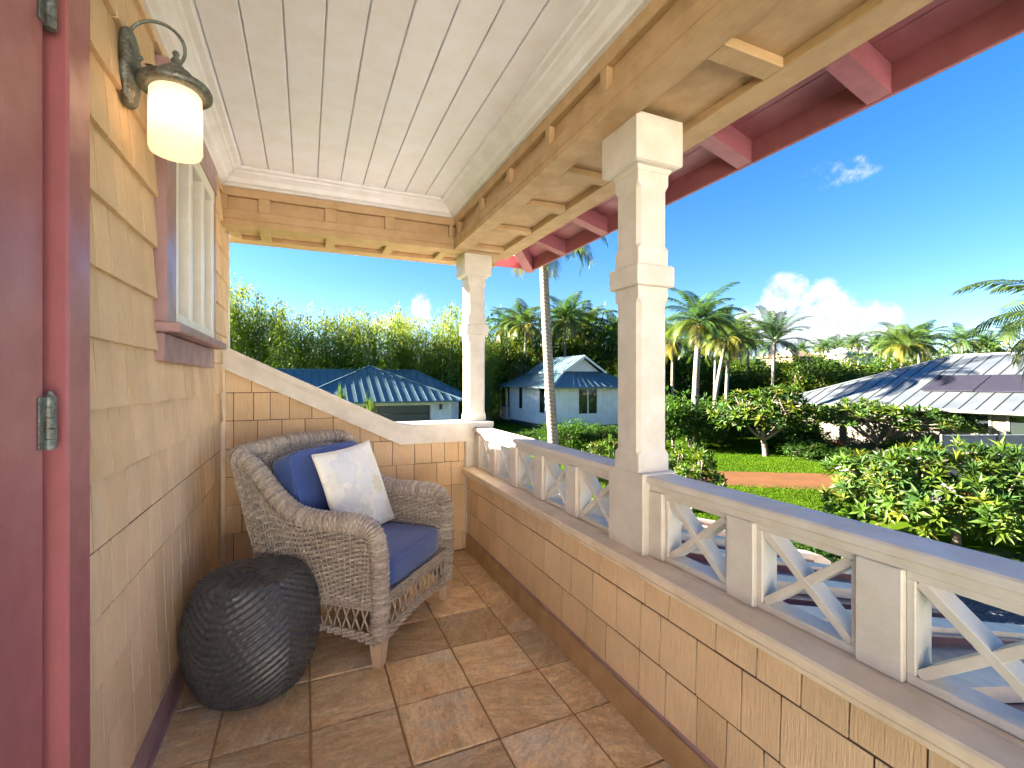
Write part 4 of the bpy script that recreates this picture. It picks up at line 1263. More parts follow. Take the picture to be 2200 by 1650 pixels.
for i, (px, zc, top, w, lab, kd) in enumerate([
    (1460, 46, 745, 9, 'broad green tree behind the coconut palm clump', K_TREE),
    (1560, 52, 790, 9, 'dark green tree seen between the palm trunks', K_TREE2),
    (1620, 44, 800, 7, 'round green tree left of the dark feather palm', K_TREE),
    (1700, 42, 772, 9, 'dense green tree right of the dark feather palm', K_TREE2),
    (1775, 44, 775, 9, 'green tree with a yellowish top below the hill houses', K_TREE),
    (1850, 46, 772, 8, 'olive green tree behind the grey roof slope', K_TREE2),
    (1930, 55, 765, 9, 'olive tree behind the hip of the grey roof', K_TREE),
    (2010, 60, 755, 10, 'olive tree right behind the grey roof ridge', K_TREE2),
    (2120, 62, 742, 12, 'wide olive tree crowning the slope behind the grey roof', K_TREE),
    (2230, 60, 735, 12, 'olive tree at the end of the grey roof ridge', K_TREE2),
    (1390, 50, 735, 9, 'green tree behind the near porch column', K_TREE2),
    (1300, 47, 688, 7.5, 'green tree right of the cottage gable', K_TREE),
    (1345, 44, 750, 7, 'dark green tree between cottage and near column', K_TREE2),
    (1230, 52, 672, 8.5, 'olive tree among the palms behind the cottage', K_TREE2),
    (1080, 50, 690, 7.5, 'green tree beside the end column behind the cottage porch', K_TREE),
    (1140, 47, 700, 6.5, 'green tree behind the cottage ridge', K_TREE2),
    (1110, 43, 765, 3.4, 'bright yellow-green tree over the cottage porch roof', K_PLUM_B),
    (1010, 46, 745, 6, 'dark tree behind the garage corner', K_TREE)]):
    tree(kd, 'broadleaf_tree', lab, 'tree', px, zc, top, w, 'broadleaf trees behind the gardens', i * 2.1, rx=1.6 if kd is K_PLUM_B else 1.0)

# ---------------------------------------------------------------- bamboo screen
def bamboo(seed, n_culm=24, n_leaf=5200):
    r = random.Random(seed); mb = MB(); cm = MB()
    cols = [(.11, .21, .03), (.125, .22, .028), (.14, .225, .024), (.155, .22, .02), (.175, .205, .02), (.20, .195, .02)]
    culms = []
    for k in range(n_culm):
        a = r.uniform(0, 6.28); b = r.random() ** .6 * .10
        h = r.uniform(.66, 1.0); lean = r.uniform(.02, .14); la = a + r.uniform(-.6, .6)
        pts = []
        for i in range(9):
            t_ = i / 8
            pts.append(Vector((math.cos(a) * b + math.cos(la) * lean * t_ ** 2.6, math.sin(a) * b + math.sin(la) * lean * t_ ** 2.6, h * (t_ - .06 * t_ ** 4 * (lean / .1)))))
        culms.append(pts); cm.tube(pts, [.0045 * (1 - .85 * i / 8) for i in range(9)], 5, False)
    for k in range(n_leaf):
        pts = r.choice(culms); t_ = .12 + .88 * r.random() ** .8
        p = interp(pts, t_); sp = .022 + .085 * math.sin(math.pi * min(1, t_ * .92 + .04)) ** .8
        if t_ > .9: sp = .03
        o_ = Vector((r.gauss(0, .6), r.gauss(0, .6), r.gauss(-.1, .45))) * sp
        d = (Vector((o_.x, o_.y, 0)).normalized() * r.uniform(.4, 1) + Vector((0, 0, r.uniform(-1.1, .5)))).normalized()
        hue = cols[min(5, max(0, int(r.gauss(.6 + 3.6 * max(0, t_ - .45) / .55, 1.1))))]  # yellower toward the tips: sunlit tops put into the leaf colour
        leaf_quad(mb, p + o_, d, Vector((0, 0, 1)), r.uniform(.018, .040), r.uniform(.0055, .011), vary(hue, r, .3), .1)
    return crown_mesh(mb, 'crown', M_LEAF), me('culms', cm.v, cm.f, M_BAMB, True)
M_BAMB = paint('bamboo_culm', (.20, .21, .07), .5, var=.2, bump=.1, scale=3)
BB = [bamboo(s) for s in (41, 42, 43, 44)]
r = random.Random(77)
bam = [(470, 572), (515, 612), (548, 632), (585, 618), (622, 655), (655, 672), (695, 690), (735, 655), (765, 668), (800, 650), (838, 678), (872, 668), (908, 690), (940, 660), (972, 655), (1000, 690), (1035, 700), (430, 560), (1065, 715)]
for row in range(2):
    for i, (px, py) in enumerate(bam):
        if row == 1 and i % 2: continue
        zc = (41 if row == 0 else 48) + r.uniform(-2.6, 3.2)
        px2 = px + (r.uniform(-8, 8) if row == 0 else r.uniform(8, 26)); py2 = py + r.uniform(-30, 22)
        p = ground(px2, zc); h_ = H + (HY - py2) / FPX * zc - G
        t = empty('bamboo_clump', tuple(p), r.uniform(0, 6.28))
        tag(t, 'tall leafy bamboo clump in the screen behind the blue-roofed garage', 'bamboo', 'bamboo screen behind the garage')
        c, l = BB[(i + row) % 4]; w_ = h_ * r.uniform(.95, 1.25)
        ob('crown', c, t, None, None, (w_, w_, h_)); ob('culms', l, t, None, None, (w_, w_, h_))

# ---------------------------------------------------------------- palms
def palm_crown(seed, n=26, nl=34, droop=1.0, cols=None, stiff=False):
    """unit crown: fronds about 1 long"""
    r = random.Random(seed); mb = MB()
    for k in range(n):
        age = k / (n - 1)                         # 0 = upright spear, 1 = old hanging frond
        az = k * 2.399 + r.uniform(-.2, .2)
        e0 = R(82 - 92 * age ** .9 + r.uniform(-6, 6)) if not stiff else R(80 - 88 * age + r.uniform(-5, 5))
        L = r.uniform(.86, 1.08) * (.8 + .3 * math.sin(math.pi * min(1, age + .25)))
        dr = (R(70) + R(45) * age) * droop
        base = cols[0] if age < .6 or r.random() < .25 else (cols[1] if age < .84 or r.random() < .45 else cols[2])
        c0 = vary(base, r, .15)
        hd = Vector((math.cos(az), math.sin(az), 0)); sd = Vector((-math.sin(az), math.cos(az), 0))
        p = Vector((0, 0, 0)); pts = [p.copy()]; dirs = []
        ns = 16
        for i in range(ns):
            t_ = i / ns; el = e0 - dr * t_ ** 1.5
            d = hd * math.cos(el) + Vector((0, 0, 1)) * math.sin(el); dirs.append(d); p = p + d * (L / ns); pts.append(p.copy())
        dirs.append(dirs[-1])
        mb.tube(pts, [.011 * (1 - .85 * i / ns) for i in range(ns + 1)], 4, False, (c0[0] * 1.5, c0[1] * 1.25, c0[2] * 1.2))
        for j in range(nl):
            t_ = .14 + .86 * (j + .5) / nl; q = interp(pts, t_); d = dirs[min(ns, int(t_ * ns))]
            ll = L * .30 * (math.sin(math.pi * min(1, .12 + t_ * .80)) ** .7) * r.uniform(.85, 1.1)
            for s_ in (-1, 1):
                out = (sd * s_ * (.82 if not stiff else .75) + d * (.42 + .35 * t_)).normalized()
                sag = (.30 + .45 * age) * droop + r.uniform(-.08, .08)
                if stiff: out = (out + Vector((0, 0, .25))).normalized()
                a = q + out * ll * .5 - Vector((0, 0, 1)) * ll * sag * .18
                b = q + out * ll * .88 - Vector((0, 0, 1)) * ll * sag * .75
                wv = d * .0105
                mb.add([q - wv * .6, q + wv * .6, a + wv, a - wv, b], [(0, 1, 2, 3), (3, 2, 4)], vary(c0, r, .16))
    return crown_mesh(mb, 'crown', M_PALMLEAF)
COCO = [(.036, .078, .016), (.060, .090, .014), (.12, .11, .018)]
DARK = [(.028, .062, .022), (.035, .075, .022), (.06, .085, .02)]
YELL = [(.05, .088, .015), (.085, .10, .014), (.16, .13, .018)]
PCR = [palm_crown(51, 28, 34, 1.0, COCO), palm_crown(52, 26, 34, 1.1, YELL), palm_crown(53, 24, 34, .72, DARK, True), palm_crown(54, 26, 30, 1.0, COCO)]
NUT = MB()
for k in range(7):
    a = k * .9; c_ = Vector((math.cos(a) * .075, math.sin(a) * .075, -.07 - .03 * (k % 2)))
    NUT.tube([c_ + Vector((0, 0, dz)) for dz in (.045, .032, 0, -.035, -.05)], [.006, .03, .042, .03, .006], 7)
NUTM = me('coconuts', NUT.v, NUT.f, plain('coconut_husk', (.22, .17, .04), .6), True)
PALM_N = 0
def palm(px, zc, crown_py, frond, kind, label, base_px=None, tr=.15, rz=0.0, group='coconut palms in the gardens', nuts=True, base=None, flare=True):
    global PALM_N
    p = ground(base_px if base_px is not None else px, zc) if base is None else base.copy(); p.z = gz(p.x, p.y)
    top = at(px, crown_py, zc)
    t = empty('coconut_palm', tuple(p)); tag(t, label, 'palm tree', group)
    v = top - p; n = 12; pts = []; rad = []
    for i in range(n + 1):
        s = i / n; bend = math.sin(math.pi * s) * .035 * v.z
        pts.append(Vector((v.x * s ** 1.25 - bend * .25, v.y * s ** 1.25, v.z * s - (.05 if i == 0 else 0)))); rad.append(tr * (1.0 - .30 * s) * (1.0 + (.75 * max(0, 1 - s * 9) if flare else 0)))
    MB().tube(pts, rad, 10).build('trunk', M_PTRUNK, t, True)
    ob('crown', PCR[kind], t, tuple(v), (0, 0, rz), (frond,) * 3)
    if nuts: ob('coconuts', NUTM, t, tuple(v), (0, 0, rz), (frond,) * 3)
    return t
palm(1165, 15, 500, 2.6, 3, 'tall leaning coconut palm with pale bare trunk in front of the cottage', base_px=1197, tr=.185, rz=.9)
palm(1503, 28.5, 695, 3.0, 0, 'straight coconut palm with pale trunk base on the lawn edge', base_px=1492, tr=.23, rz=.3)
palm(1560, 33, 730, 2.9, 1, 'yellowing coconut palm with a leaning trunk in the palm clump', base_px=1528, tr=.17, rz=1.2)
palm(1540, 38, 720, 2.9, 0, 'slim-trunked coconut palm inside the palm clump', base_px=1535, tr=.13, rz=2.2)
palm(1566, 36, 742, 2.6, 1, 'coconut palm with the yellowest hanging fronds in the clump', base_px=1560, tr=.16, rz=3.7)
palm(1446, 37, 735, 2.8, 1, 'yellowish coconut palm half hidden by the near column', tr=.15, rz=.4)
palm(1664, 40, 735, 3.3, 2, 'dark feather palm standing against the white cloud', base_px=1660, tr=.17, rz=.8, nuts=False)
palm(1608, 44, 735, 2.7, 0, 'green coconut palm between the clump and the dark feather palm', tr=.14, rz=2.9)
palm(1938, 46, 742, 3.2, 1, 'yellow-green coconut palm with pale trunk behind the grey roof', tr=.16, rz=.2)
palm(1975, 49, 742, 3.2, 0, 'green coconut palm right beside the yellow-green one behind the grey roof', tr=.14, rz=1.9)
palm(1915, 54, 748, 2.8, 3, 'dark green coconut palm left of the yellow-green one behind the grey roof', tr=.13, rz=1.0)
palm(2068, 60, 735, 3.2, 3, 'bushy coconut palm above the end of the roof hip', tr=.14, rz=.6)
palm(2120, 75, 740, 3.0, 0, 'small distant coconut palm left of the skyline palm', tr=.14, rz=3.0)
palm(2168, 78, 718, 3.0, 2, 'distant dark palm alone on the skyline behind the grey roof', tr=.14, rz=.1, nuts=False)
for i, (px, zc, py, fr, k, lab) in enumerate([(1095, 47, 705, 3.0, 0, 'coconut palm next to the end column behind the cottage'), (1130, 44, 700, 3.2, 1, 'yellow-green coconut palm left of the tall palm trunk'), (1215, 45, 690, 3.4, 0, 'coconut palm right of the tall palm trunk above the cottage ridge'), (1262, 48, 700, 3.2, 1, 'yellow-green coconut palm above the cottage gable'), (1320, 50, 715, 3.0, 0, 'coconut palm beside the near column above the cottage eave'), (1385, 48, 715, 3.0, 0, 'coconut palm behind the near column')]):
    palm(px, zc, py, fr, k, lab, tr=.15, rz=i * 1.3)
palm(2345, 12.0, 700, 2.7, 1, 'coconut palm beside the grey-roofed house with arching fronds reaching into view', tr=.17, rz=.55)
for i, (px, zc, py) in enumerate([(1770, 110, 748), (1800, 118, 742), (1835, 112, 740), (1722, 120, 752), (1880, 115, 742), (1908, 108, 748)]):
    palm(px, zc, py, 3.6, (0, 3)[i % 2], 'tiny distant palm on the hill crest', tr=.18, rz=i * 1.1, group='distant palms on the hill crest', nuts=False, flare=False)

# ---------------------------------------------------------------- grass blades on the stretch of lawn that is seen
gr = random.Random(4); gb = MB(); nrm = Vector((-dirp.y, dirp.x, 0)).normalized(); mid = (pa + pd) * .5
wid = abs((pa - pd).dot(nrm)) * .5
for k in range(52000):
    px_, py_ = gr.uniform(1380, 1990), 965 + 150 * gr.random() ** 1.3
    p = onz(px_, py_, G)
    dpt = (p - mid).dot(nrm)
    if abs(dpt) < wid + gr.uniform(-.18, .06) and (p - pa).dot(dirp) > -dirp.length_squared * .3: continue
    if 1.4 < p.x < 9.4 and p.y < 9.2: continue
    h_ = gr.uniform(.03, .07); a = gr.uniform(0, 6.28); w = gr.uniform(.012, .022)
    lean = Vector((gr.uniform(-.6, .6), gr.uniform(-.6, .6), 1)) * h_
    s_ = Vector((math.cos(a), math.sin(a), 0)) * w
    gb.add([p - s_, p + s_, p + lean], [(0, 1, 2)], vary(gr.choice([(.034, .074, .005), (.042, .082, .006), (.052, .088, .006), (.028, .066, .005)]), gr, .25))
go = ob('grass', crown_mesh(gb, 'grass', leafmat('grass_blade', (1, 1, 1), .3, .95, .0))); tag(go, 'short green grass blades covering the lawn', 'grass', kind='stuff')
# ================================================================ BUILDINGS
M_BLUEROOF = paint('blue_metal_roof', (.075, .14, .165), .55, var=.06, bump=.05, dirt=.12, scale=.8, spec=.5)
M_GREYROOF = paint('grey_metal_roof', (.25, .285, .30), .55, var=.05, bump=.05, dirt=.10, scale=.8, spec=.5)
M_GREYROOF.node_tree.nodes['Principled BSDF'].inputs['Metallic'].default_value = .92
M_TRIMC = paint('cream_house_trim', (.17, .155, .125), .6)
M_SEAM_B = paint('blue_roof_seam', (.03, .075, .10), .45, var=.05)
M_SEAM_G = paint('grey_roof_seam', (.05, .055, .06), .45, var=.05)
M_SIDING = paint('pale_siding', (.76, .77, .76), .6, grain=(.3, .3, 6), var=.04, bump=.1, dirt=.08, scale=2)
M_TRIMW = paint('white_trim', (.78, .80, .79), .5, var=.03, bump=.05)
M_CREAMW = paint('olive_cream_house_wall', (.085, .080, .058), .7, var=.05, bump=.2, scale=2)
M_FENCE = paint('blue_grey_fence', (.20, .27, .31), .6, grain=(.3, .3, 6), var=.06, bump=.1, scale=2)
M_PANE = glass_dark('house_window_glass', (.014, .018, .018), .05)
def poly_obj(name, v, f, mat, parent):
    m = me(name, v, f, mat); fix_normals(m); return ob(name, m, parent)
def plane_seams(parent, quad_lo0, quad_lo1, fn_hi, n, mat, h=.03, w=.02):
    """standing seams: from points along the low edge up to fn_hi(t)"""
    for k in range(n):
        t_ = (k + .5) / n
        a = Vector(quad_lo0).lerp(Vector(quad_lo1), t_); b = Vector(fn_hi(t_))
        if (b - a).length < .15: continue
        d = (b - a).normalized(); s = Vector((quad_lo1[0] - quad_lo0[0], quad_lo1[1] - quad_lo0[1], 0)).normalized() * w
        u = d.cross(s).normalized() * h
        if u.z < 0: u = -u
        v = []
        for p in (a, b):
            v += [p - s - u * .2, p + s - u * .2, p + s + u, p - s + u]
        poly_obj('seam', v, [(0, 1, 2, 3), (4, 7, 6, 5), (0, 4, 5, 1), (1, 5, 6, 2), (2, 6, 7, 3), (3, 7, 4, 0)], mat, parent)
def hip_roof(parent, x0, x1, y0, y1, ze, zr, axis, mat, seam, ns=(18, 12), th=.10, sides='all', spacing=.55):
    """hip roof over a rectangle; ridge along axis (0 = X, 1 = Y)"""
    if axis == 0:
        h = (y1 - y0) / 2; a, b = Vector((x0 + h, y0 + h, zr)), Vector((x1 - h, y0 + h, zr))
    else:
        h = (x1 - x0) / 2; a, b = Vector((x0 + h, y0 + h, zr)), Vector((x0 + h, y1 - h, zr))
    c = [Vector((x0, y0, ze)), Vector((x1, y0, ze)), Vector((x1, y1, ze)), Vector((x0, y1, ze))]
    if axis == 0: fs = [(0, 1, 5, 4), (1, 2, 5), (2, 3, 4, 5), (3, 0, 4)]
    else: fs = [(0, 1, 4), (1, 2, 5, 4), (2, 3, 5), (3, 0, 4, 5)]
    v = c + [a, b]; n = len(v); low = [Vector((p.x, p.y, ze - th)) for p in c]
    v2 = v + low
    rf = poly_obj('roof', v2, fs + [(0, 6, 7, 1), (1, 7, 8, 2), (2, 8, 9, 3), (3, 9, 6, 0), (9, 8, 7, 6)], mat, parent)
    edges = [(c[0], c[1]), (c[1], c[2]), (c[2], c[3]), (c[3], c[0])]
    for e, (p, q_) in enumerate(edges):
        if sides != 'all' and e not in sides: continue
        L = (q_ - p).length; dz = (zr - ze)
        inn = [Vector((0, 1, 0)), Vector((-1, 0, 0)), Vector((0, -1, 0)), Vector((1, 0, 0))][e]
        def hi(t_, p=p, q_=q_, L=L, inn=inn):
            s = t_ * L; run = min(h, s, L - s); o = p.lerp(q_, t_) + inn * run; o.z = ze + dz * run / h; return o
        plane_seams(rf, p, q_, hi, max(4, int(L / spacing)), seam)
    caps = [(c[0], a), (c[1], a if axis == 1 else b), (c[2], b), (c[3], b if axis == 1 else a), (a, b)]
    for p, q_ in caps: MB().tube([p + Vector((0, 0, .02)), q_ + Vector((0, 0, .02))], .07, 6).build('ridge_cap', mat, rf)
    return rf
def window(parent, axis, u0, u1, z0, z1, at_, side, n=2, fr=.08, M_TRIMW=M_TRIMW):
    """axis 0: wall facing -Y at y = at_; axis 1: wall facing -X at x = at_"""
    def bx(nm, a, b, za, zb, d0, d1, m, par):
        if axis == 0: return box(nm, (a, at_ - d1, za), (b, at_ - d0, zb), m, par, 0)
        return box(nm, (at_ - d1, a, za), (at_ - d0, b, zb), m, par, 0)
    w = bx('window', u0, u1, z0, z1, -.02, .012, M_PANE, parent)
    bx('frame', u0 - fr, u1 + fr, z1, z1 + fr, -.01, .05, M_TRIMW, w); bx('frame', u0 - fr, u1 + fr, z0 - fr, z0, -.01, .06, M_TRIMW, w)
    bx('frame', u0 - fr, u0, z0, z1, -.01, .05, M_TRIMW, w); bx('frame', u1, u1 + fr, z0, z1, -.01, .05, M_TRIMW, w)
    for k in range(1, n):
        u = u0 + (u1 - u0) * k / n; bx('mullion', u - fr * .5, u + fr * .5, z0, z1, 0, .045, M_TRIMW, w)
    return w
def battens(parent, axis, u0, u1, z0, z1, at_, step, skip=()):
    n = int((u1 - u0) / step)
    for k in range(n + 1):
        u = u0 + k * step
        if any(a < u < b for a, b in skip): continue
        if axis == 0: box('batten', (u - .02, at_ - .025, z0), (u + .02, at_, z1), M_SIDING, parent, 0)
        else: box('batten', (at_ - .025, u - .02, z0), (at_, u + .02, z1), M_SIDING, parent, 0)

# ---- garage with the blue roof
g = empty('garage', (5, 36, G)); g.location = (0, 0, 0)
tag(g, 'pale board-and-batten garage with a blue metal hip roof in front of the bamboo', 'house')
E0 = -.07
gy0 = 32.5
w_ = MB(); w_.box((-.4, gy0, G), (3.2, 38, E0)); w_.box((8.0, gy0, G), (9.45, 38, E0)); w_.box((3.2, gy0, -.40), (8.0, 38, E0)); w_.box((3.2, 36.5, G), (8.0, 38, -.41)); w_.box((-8, 35.6, G), (-.41, 41.5, E0 - .01)); w_.box((9.46, 35.6, G), (11.0, 41.5, E0 - .01))
w_.build('wall', M_SIDING, g)
battens(g, 0, 8.25, 9.4, G, E0, gy0, .3); battens(g, 0, 3.3, 7.9, -.22, E0, gy0, .3)
dd = box('garage_door', (3.2, gy0 + .35, G), (8.0, gy0 + .40, -.41), M_PANE, g, 0)
for k in range(4): box('door_panel', (3.25, gy0 + .30, G + .02 + .58 * k), (7.95, gy0 + .35, G + .56 + .58 * k), plain('garage_door_dark', (.055, .06, .06), .35), dd, .01)
box('door_frame', (3.02, gy0 - .04, G), (3.2, gy0 + .05, -.25), M_TRIMW, g, 0); box('door_frame', (8.0, gy0 - .04, G), (8.18, gy0 + .05, -.25), M_TRIMW, g, 0); box('door_frame', (3.2, gy0 - .04, -.40), (8.0, gy0 + .05, -.25), M_TRIMW, g, 0)
box('corner_trim', (9.33, gy0 - .035, G), (9.50, gy0 + .02, E0), M_TRIMW, g, 0)
sc_ = MB(); sc_.box((8.62, gy0 - .22, -.72), (8.78, gy0 - .03, -.42)); sc_.box((8.58, gy0 - .26, -.42), (8.82, gy0 - .02, -.37)); sc_.tube([(8.7, gy0 - .12, -.37), (8.7, gy0 - .12, -.25)], .02, 6); sc_.build('wall_lantern', M_SEAM_G, g)
hip_roof(g, -9, 11.9, 34.9, 42.2, E0 + .02, 2.12, 0, M_BLUEROOF, M_SEAM_B, sides=(0, 1))
hip_roof(g, -1.25, 10.2, 31.7, 44.0, E0, 2.42, 1, M_BLUEROOF, M_SEAM_B, sides=(0, 1, 3))

# ---- cottage
c = empty('cottage', (0, 0, 0)); tag(c, 'small pale blue cottage with a gabled blue metal roof behind the leaning palm', 'house')
cx0_, cx1_, cy0_, cy1_ = 16.5, 23.2, 29.9, 38.2
zb, ze = -2.05, .86
box('wall', (cx0_, cy0_, zb), (cx1_, cy1_, ze), M_SIDING, c, 0)
box('foundation', (cx0_ + .15, cy0_ + .15, G), (cx1_ - .15, cy1_ + 2.2, zb), M_SEAM_G, c, 0)
box('corner_trim', (cx0_ - .03, cy0_ - .03, zb), (cx0_ + .14, cy0_ + .14, ze), M_TRIMW, c, 0)
battens(c, 0, cx0_ + .35, cx1_, zb, ze, cy0_, .42, [(18.35, 20.25)]); battens(c, 1, cy0_ + .35, cy1_, zb, ze, cx0_, .42, [(31.2, 32.5), (35.2, 36.3)])
window(c, 0, 18.5, 20.1, -1.15, .72, cy0_, -1, 2); window(c, 1, 31.4, 32.3, -1.15, .72, cx0_, -1, 1); window(c, 1, 35.4, 36.1, -1.0, .72, cx0_, -1, 1)
box('porch_deck', (cx0_ + .05, cy1_, zb - .12), (cx1_, cy1_ + 2.4, zb + .02), M_TRIMW, c, 0)
for y in (cy1_ + .9, cy1_ + 2.3):
    box('porch_post', (cx0_ + .05, y - .08, zb), (cx0_ + .21, y + .08, ze), M_TRIMW, c, 0)
pr = box('porch_railing', (cx0_ + .08, cy1_, zb + .9), (cx0_ + .18, cy1_ + 2.3, zb + .98), M_TRIMW, c, 0)
for k in range(9): box('baluster', (cx0_ + .11, cy1_ + .15 + k * .26, zb), (cx0_ + .15, cy1_ + .19 + k * .26, zb + .9), M_TRIMW, pr, 0)
# skirt roof all round, with a gabled roof on top of it
ov = .75; X0, X1, Y0, Y1 = cx0_ - ov, cx1_ + ov, cy0_ - ov, cy1_ + 2.4 + ov
ix0, ix1, iy0, iy1, zi = 18.1, 21.6, 31.4, 37.6, 2.02
lo = [(X0, Y0, ze), (X1, Y0, ze), (X1, Y1, ze), (X0, Y1, ze)]; hi_ = [(ix0, iy0, zi), (ix1, iy0, zi), (ix1, iy1, zi), (ix0, iy1, zi)]
bt = [(x, y, ze - .12) for x, y, z in lo]
rf = poly_obj('roof', lo + hi_ + bt, [(0, 1, 5, 4), (1, 2, 6, 5), (2, 3, 7, 6), (3, 0, 4, 7), (0, 8, 9, 1), (1, 9, 10, 2), (2, 10, 11, 3), (3, 11, 8, 0), (8, 11, 10, 9), (4, 5, 6, 7)], M_BLUEROOF, c)
def tr_(p0, p1, q0, q1): return lambda t_: Vector(q0).lerp(Vector(q1), t_)
plane_seams(rf, lo[0], lo[1], tr_(lo[0], lo[1], hi_[0], hi_[1]), 15, M_SEAM_B); plane_seams(rf, lo[3], lo[0], tr_(lo[3], lo[0], hi_[3], hi_[0]), 22, M_SEAM_B)
zr = 3.22; xm = (ix0 + ix1) / 2; go = .25
gb = poly_obj('gable_wall', [(ix0 + .1, iy0 + .15, zi - .05), (ix1 - .1, iy0 + .15, zi - .05), (xm, iy0 + .15, zr - .1), (ix0 + .1, iy1, zi - .05), (ix1 - .1, iy1, zi - .05), (xm, iy1, zr - .1)], [(0, 1, 2), (3, 5, 4), (0, 3, 4, 1), (0, 2, 5, 3), (1, 4, 5, 2)], M_SIDING, c)
for sg, xe_ in ((-1, ix0 - .3), (1, ix1 + .3)):
    zl = zi - .12
    v = [(xm, iy0 - go, zr), (xm, iy1, zr), (xe_, iy1, zl), (xe_, iy0 - go, zl)]; v += [(x, y, z + .09) for x, y, z in v]
    up_ = poly_obj('upper_roof', v, [(0, 1, 2, 3), (4, 7, 6, 5), (0, 4, 5, 1), (1, 5, 6, 2), (2, 6, 7, 3), (3, 7, 4, 0)], M_BLUEROOF, c)
    plane_seams(up_, (xe_, iy0 - go, zl + .09), (xe_, iy1, zl + .09), lambda t_: Vector((xm, iy0 - go + (iy1 - iy0 + go) * t_, zr + .09)), 12, M_SEAM_B)
    poly_obj('barge_board', [(xm, iy0 - go - .02, zr + .08), (xe_, iy0 - go - .02, zl + .07), (xe_, iy0 - go - .02, zl - .10), (xm, iy0 - go - .02, zr - .12), (xm, iy0 - go, zr + .08), (xe_, iy0 - go, zl + .07), (xe_, iy0 - go, zl - .10), (xm, iy0 - go, zr - .12)], [(0, 1, 2, 3), (4, 7, 6, 5), (0, 4, 5, 1), (1, 5, 6, 2), (2, 6, 7, 3), (3, 7, 4, 0)], M_TRIMW, c)

# ---- grey-roofed house on the right, its long front faces the porch
h = empty('grey_roof_house', (0, 0, 0)); tag(h, 'cream house with a wide grey standing-seam hip roof and solar panels', 'house')
HX, HY0, HY1 = 28.6, -4.0, 20.0
ze = -.05
box('wall', (HX, HY0, G), (HX + 11, HY1, ze), M_CREAMW, h, 0)
for y0, y1 in ((10.9, 12.0), (8.9, 10.2), (6.6, 7.9), (4.4, 5.7)):
    window(h, 1, y0, y1, -1.15, -.28, HX, -1, 1, .1, M_TRIMC)
window(h, 1, 18.3, 18.9, -.95, -.3, HX, -1, 1, .1, M_TRIMC)
box('porch_post', (HX - .9, 19.2, G), (HX - .75, 19.35, ze), M_TRIMC, h, 0)
RX0, RX1, RY0, RY1 = HX - .95, HX + 12, HY0 - 1, HY1 + 1
hip = hip_roof(h, RX0, RX1, RY0, RY1, ze, 2.72, 1, M_GREYROOF, M_SEAM_G, sides=(2, 3), th=.16, spacing=.60)
box('gutter', (RX0 - .09, RY0, ze - .13), (RX0 - .005, RY1, ze - .01), M_TRIMC, h, .01)
hw = (RX1 - RX0) / 2; sl = (2.72 - ze) / hw
M_SOLAR = NT('solar_cells'); t = M_SOLAR
br = t.new('ShaderNodeTexBrick', Scale=3.0); br.offset = 0; t.l.new(t.pos(), br.inputs['Vector'])
br.inputs['Color1'].default_value = (.012, .012, .02, 1); br.inputs['Color2'].default_value = (.016, .015, .024, 1); br.inputs['Mortar'].default_value = (.05, .05, .06, 1); br.inputs['Mortar Size'].default_value = .01
t.l.new(br.outputs[0], t.b.inputs['Base Color']); t.rough(.5); t.b.inputs['Specular IOR Level'].default_value = .02; M_SOLAR = t.m
for k in range(6):
    ya = 13.9 - 2.12 * (k + 1); yb = ya + 2.08
    xa, xb = RX0 + 1.75, RX0 + 3.55
    v = [(xa, ya, ze + sl * 1.75 + .07), (xb, ya, ze + sl * 3.55 + .07), (xb, yb, ze + sl * 3.55 + .07), (xa, yb, ze + sl * 1.75 + .07)]; v += [(x, y, z + .05) for x, y, z in v]
    sp_ = poly_obj('solar_panel', v, [(0, 1, 2, 3), (4, 7, 6, 5), (0, 4, 5, 1), (1, 5, 6, 2), (2, 6, 7, 3), (3, 7, 4, 0)], M_SOLAR, h)
# ---- blue-grey garden fence in front of that house
fe = empty('garden_fence', (0, 0, 0)); tag(fe, 'blue-grey panel fence in front of the grey-roofed house', 'fence')
fp = Vector((23.4, 10.35, G)); fd = Vector((1, -.40, 0)).normalized()
FM = Matrix.Translation(fp) @ Matrix.Rotation(math.atan2(fd.y, fd.x), 4, 'Z')
for k in range(4):
    box('fence_panel', (k * 2.3 + .08, 0, .06), (k * 2.3 + 2.30, .05, 1.78), M_FENCE, fe, .01, M=FM)
    box('fence_post', (k * 2.3, -.03, 0), (k * 2.3 + .079, .08, 1.86), M_SEAM_G, fe, .01, M=FM)
    box('fence_cap', (k * 2.3 + .08, -.02, 1.781), (k * 2.3 + 2.299, .07, 1.83), M_FENCE, fe, .005, M=FM)
# ---- far houses on the hill
for i, (px, zc, py, w, lab, wc, rc) in enumerate([(1702, 112, 768, 11, 'distant tan house on the hill left of the white-roofed one', (.42, .27, .16), (.30, .20, .14)), (1822, 116, 762, 13, 'distant white-roofed house on the hill crest', (.55, .52, .46), (.62, .62, .60))]):
    p = ground(px, zc); z = gz(p.x, p.y)
    tt = empty('hill_house', (0, 0, 0)); tag(tt, lab, 'house')
    top = H + (HY - py) / FPX * zc
    wm = paint('hill_wall_%d' % i, wc, .7, scale=1); rm = paint('hill_roof_%d' % i, rc, .6, scale=1)
    box('wall', (p.x - w / 2, p.y - 4, z - .5), (p.x + w / 2, p.y + 4, top), wm, tt, 0)
    hip_roof(tt, p.x - w / 2 - .8, p.x + w / 2 + .8, p.y - 4.8, p.y + 4.8, top, top + 1.6, 0, rm, rm, sides=())
    for k in range(4): window(tt, 0, p.x - w / 2 + .8 + k * 2.6, p.x - w / 2 + 2.2 + k * 2.6, top - 2.0, top - .6, p.y - 4, -1, 1, .12)
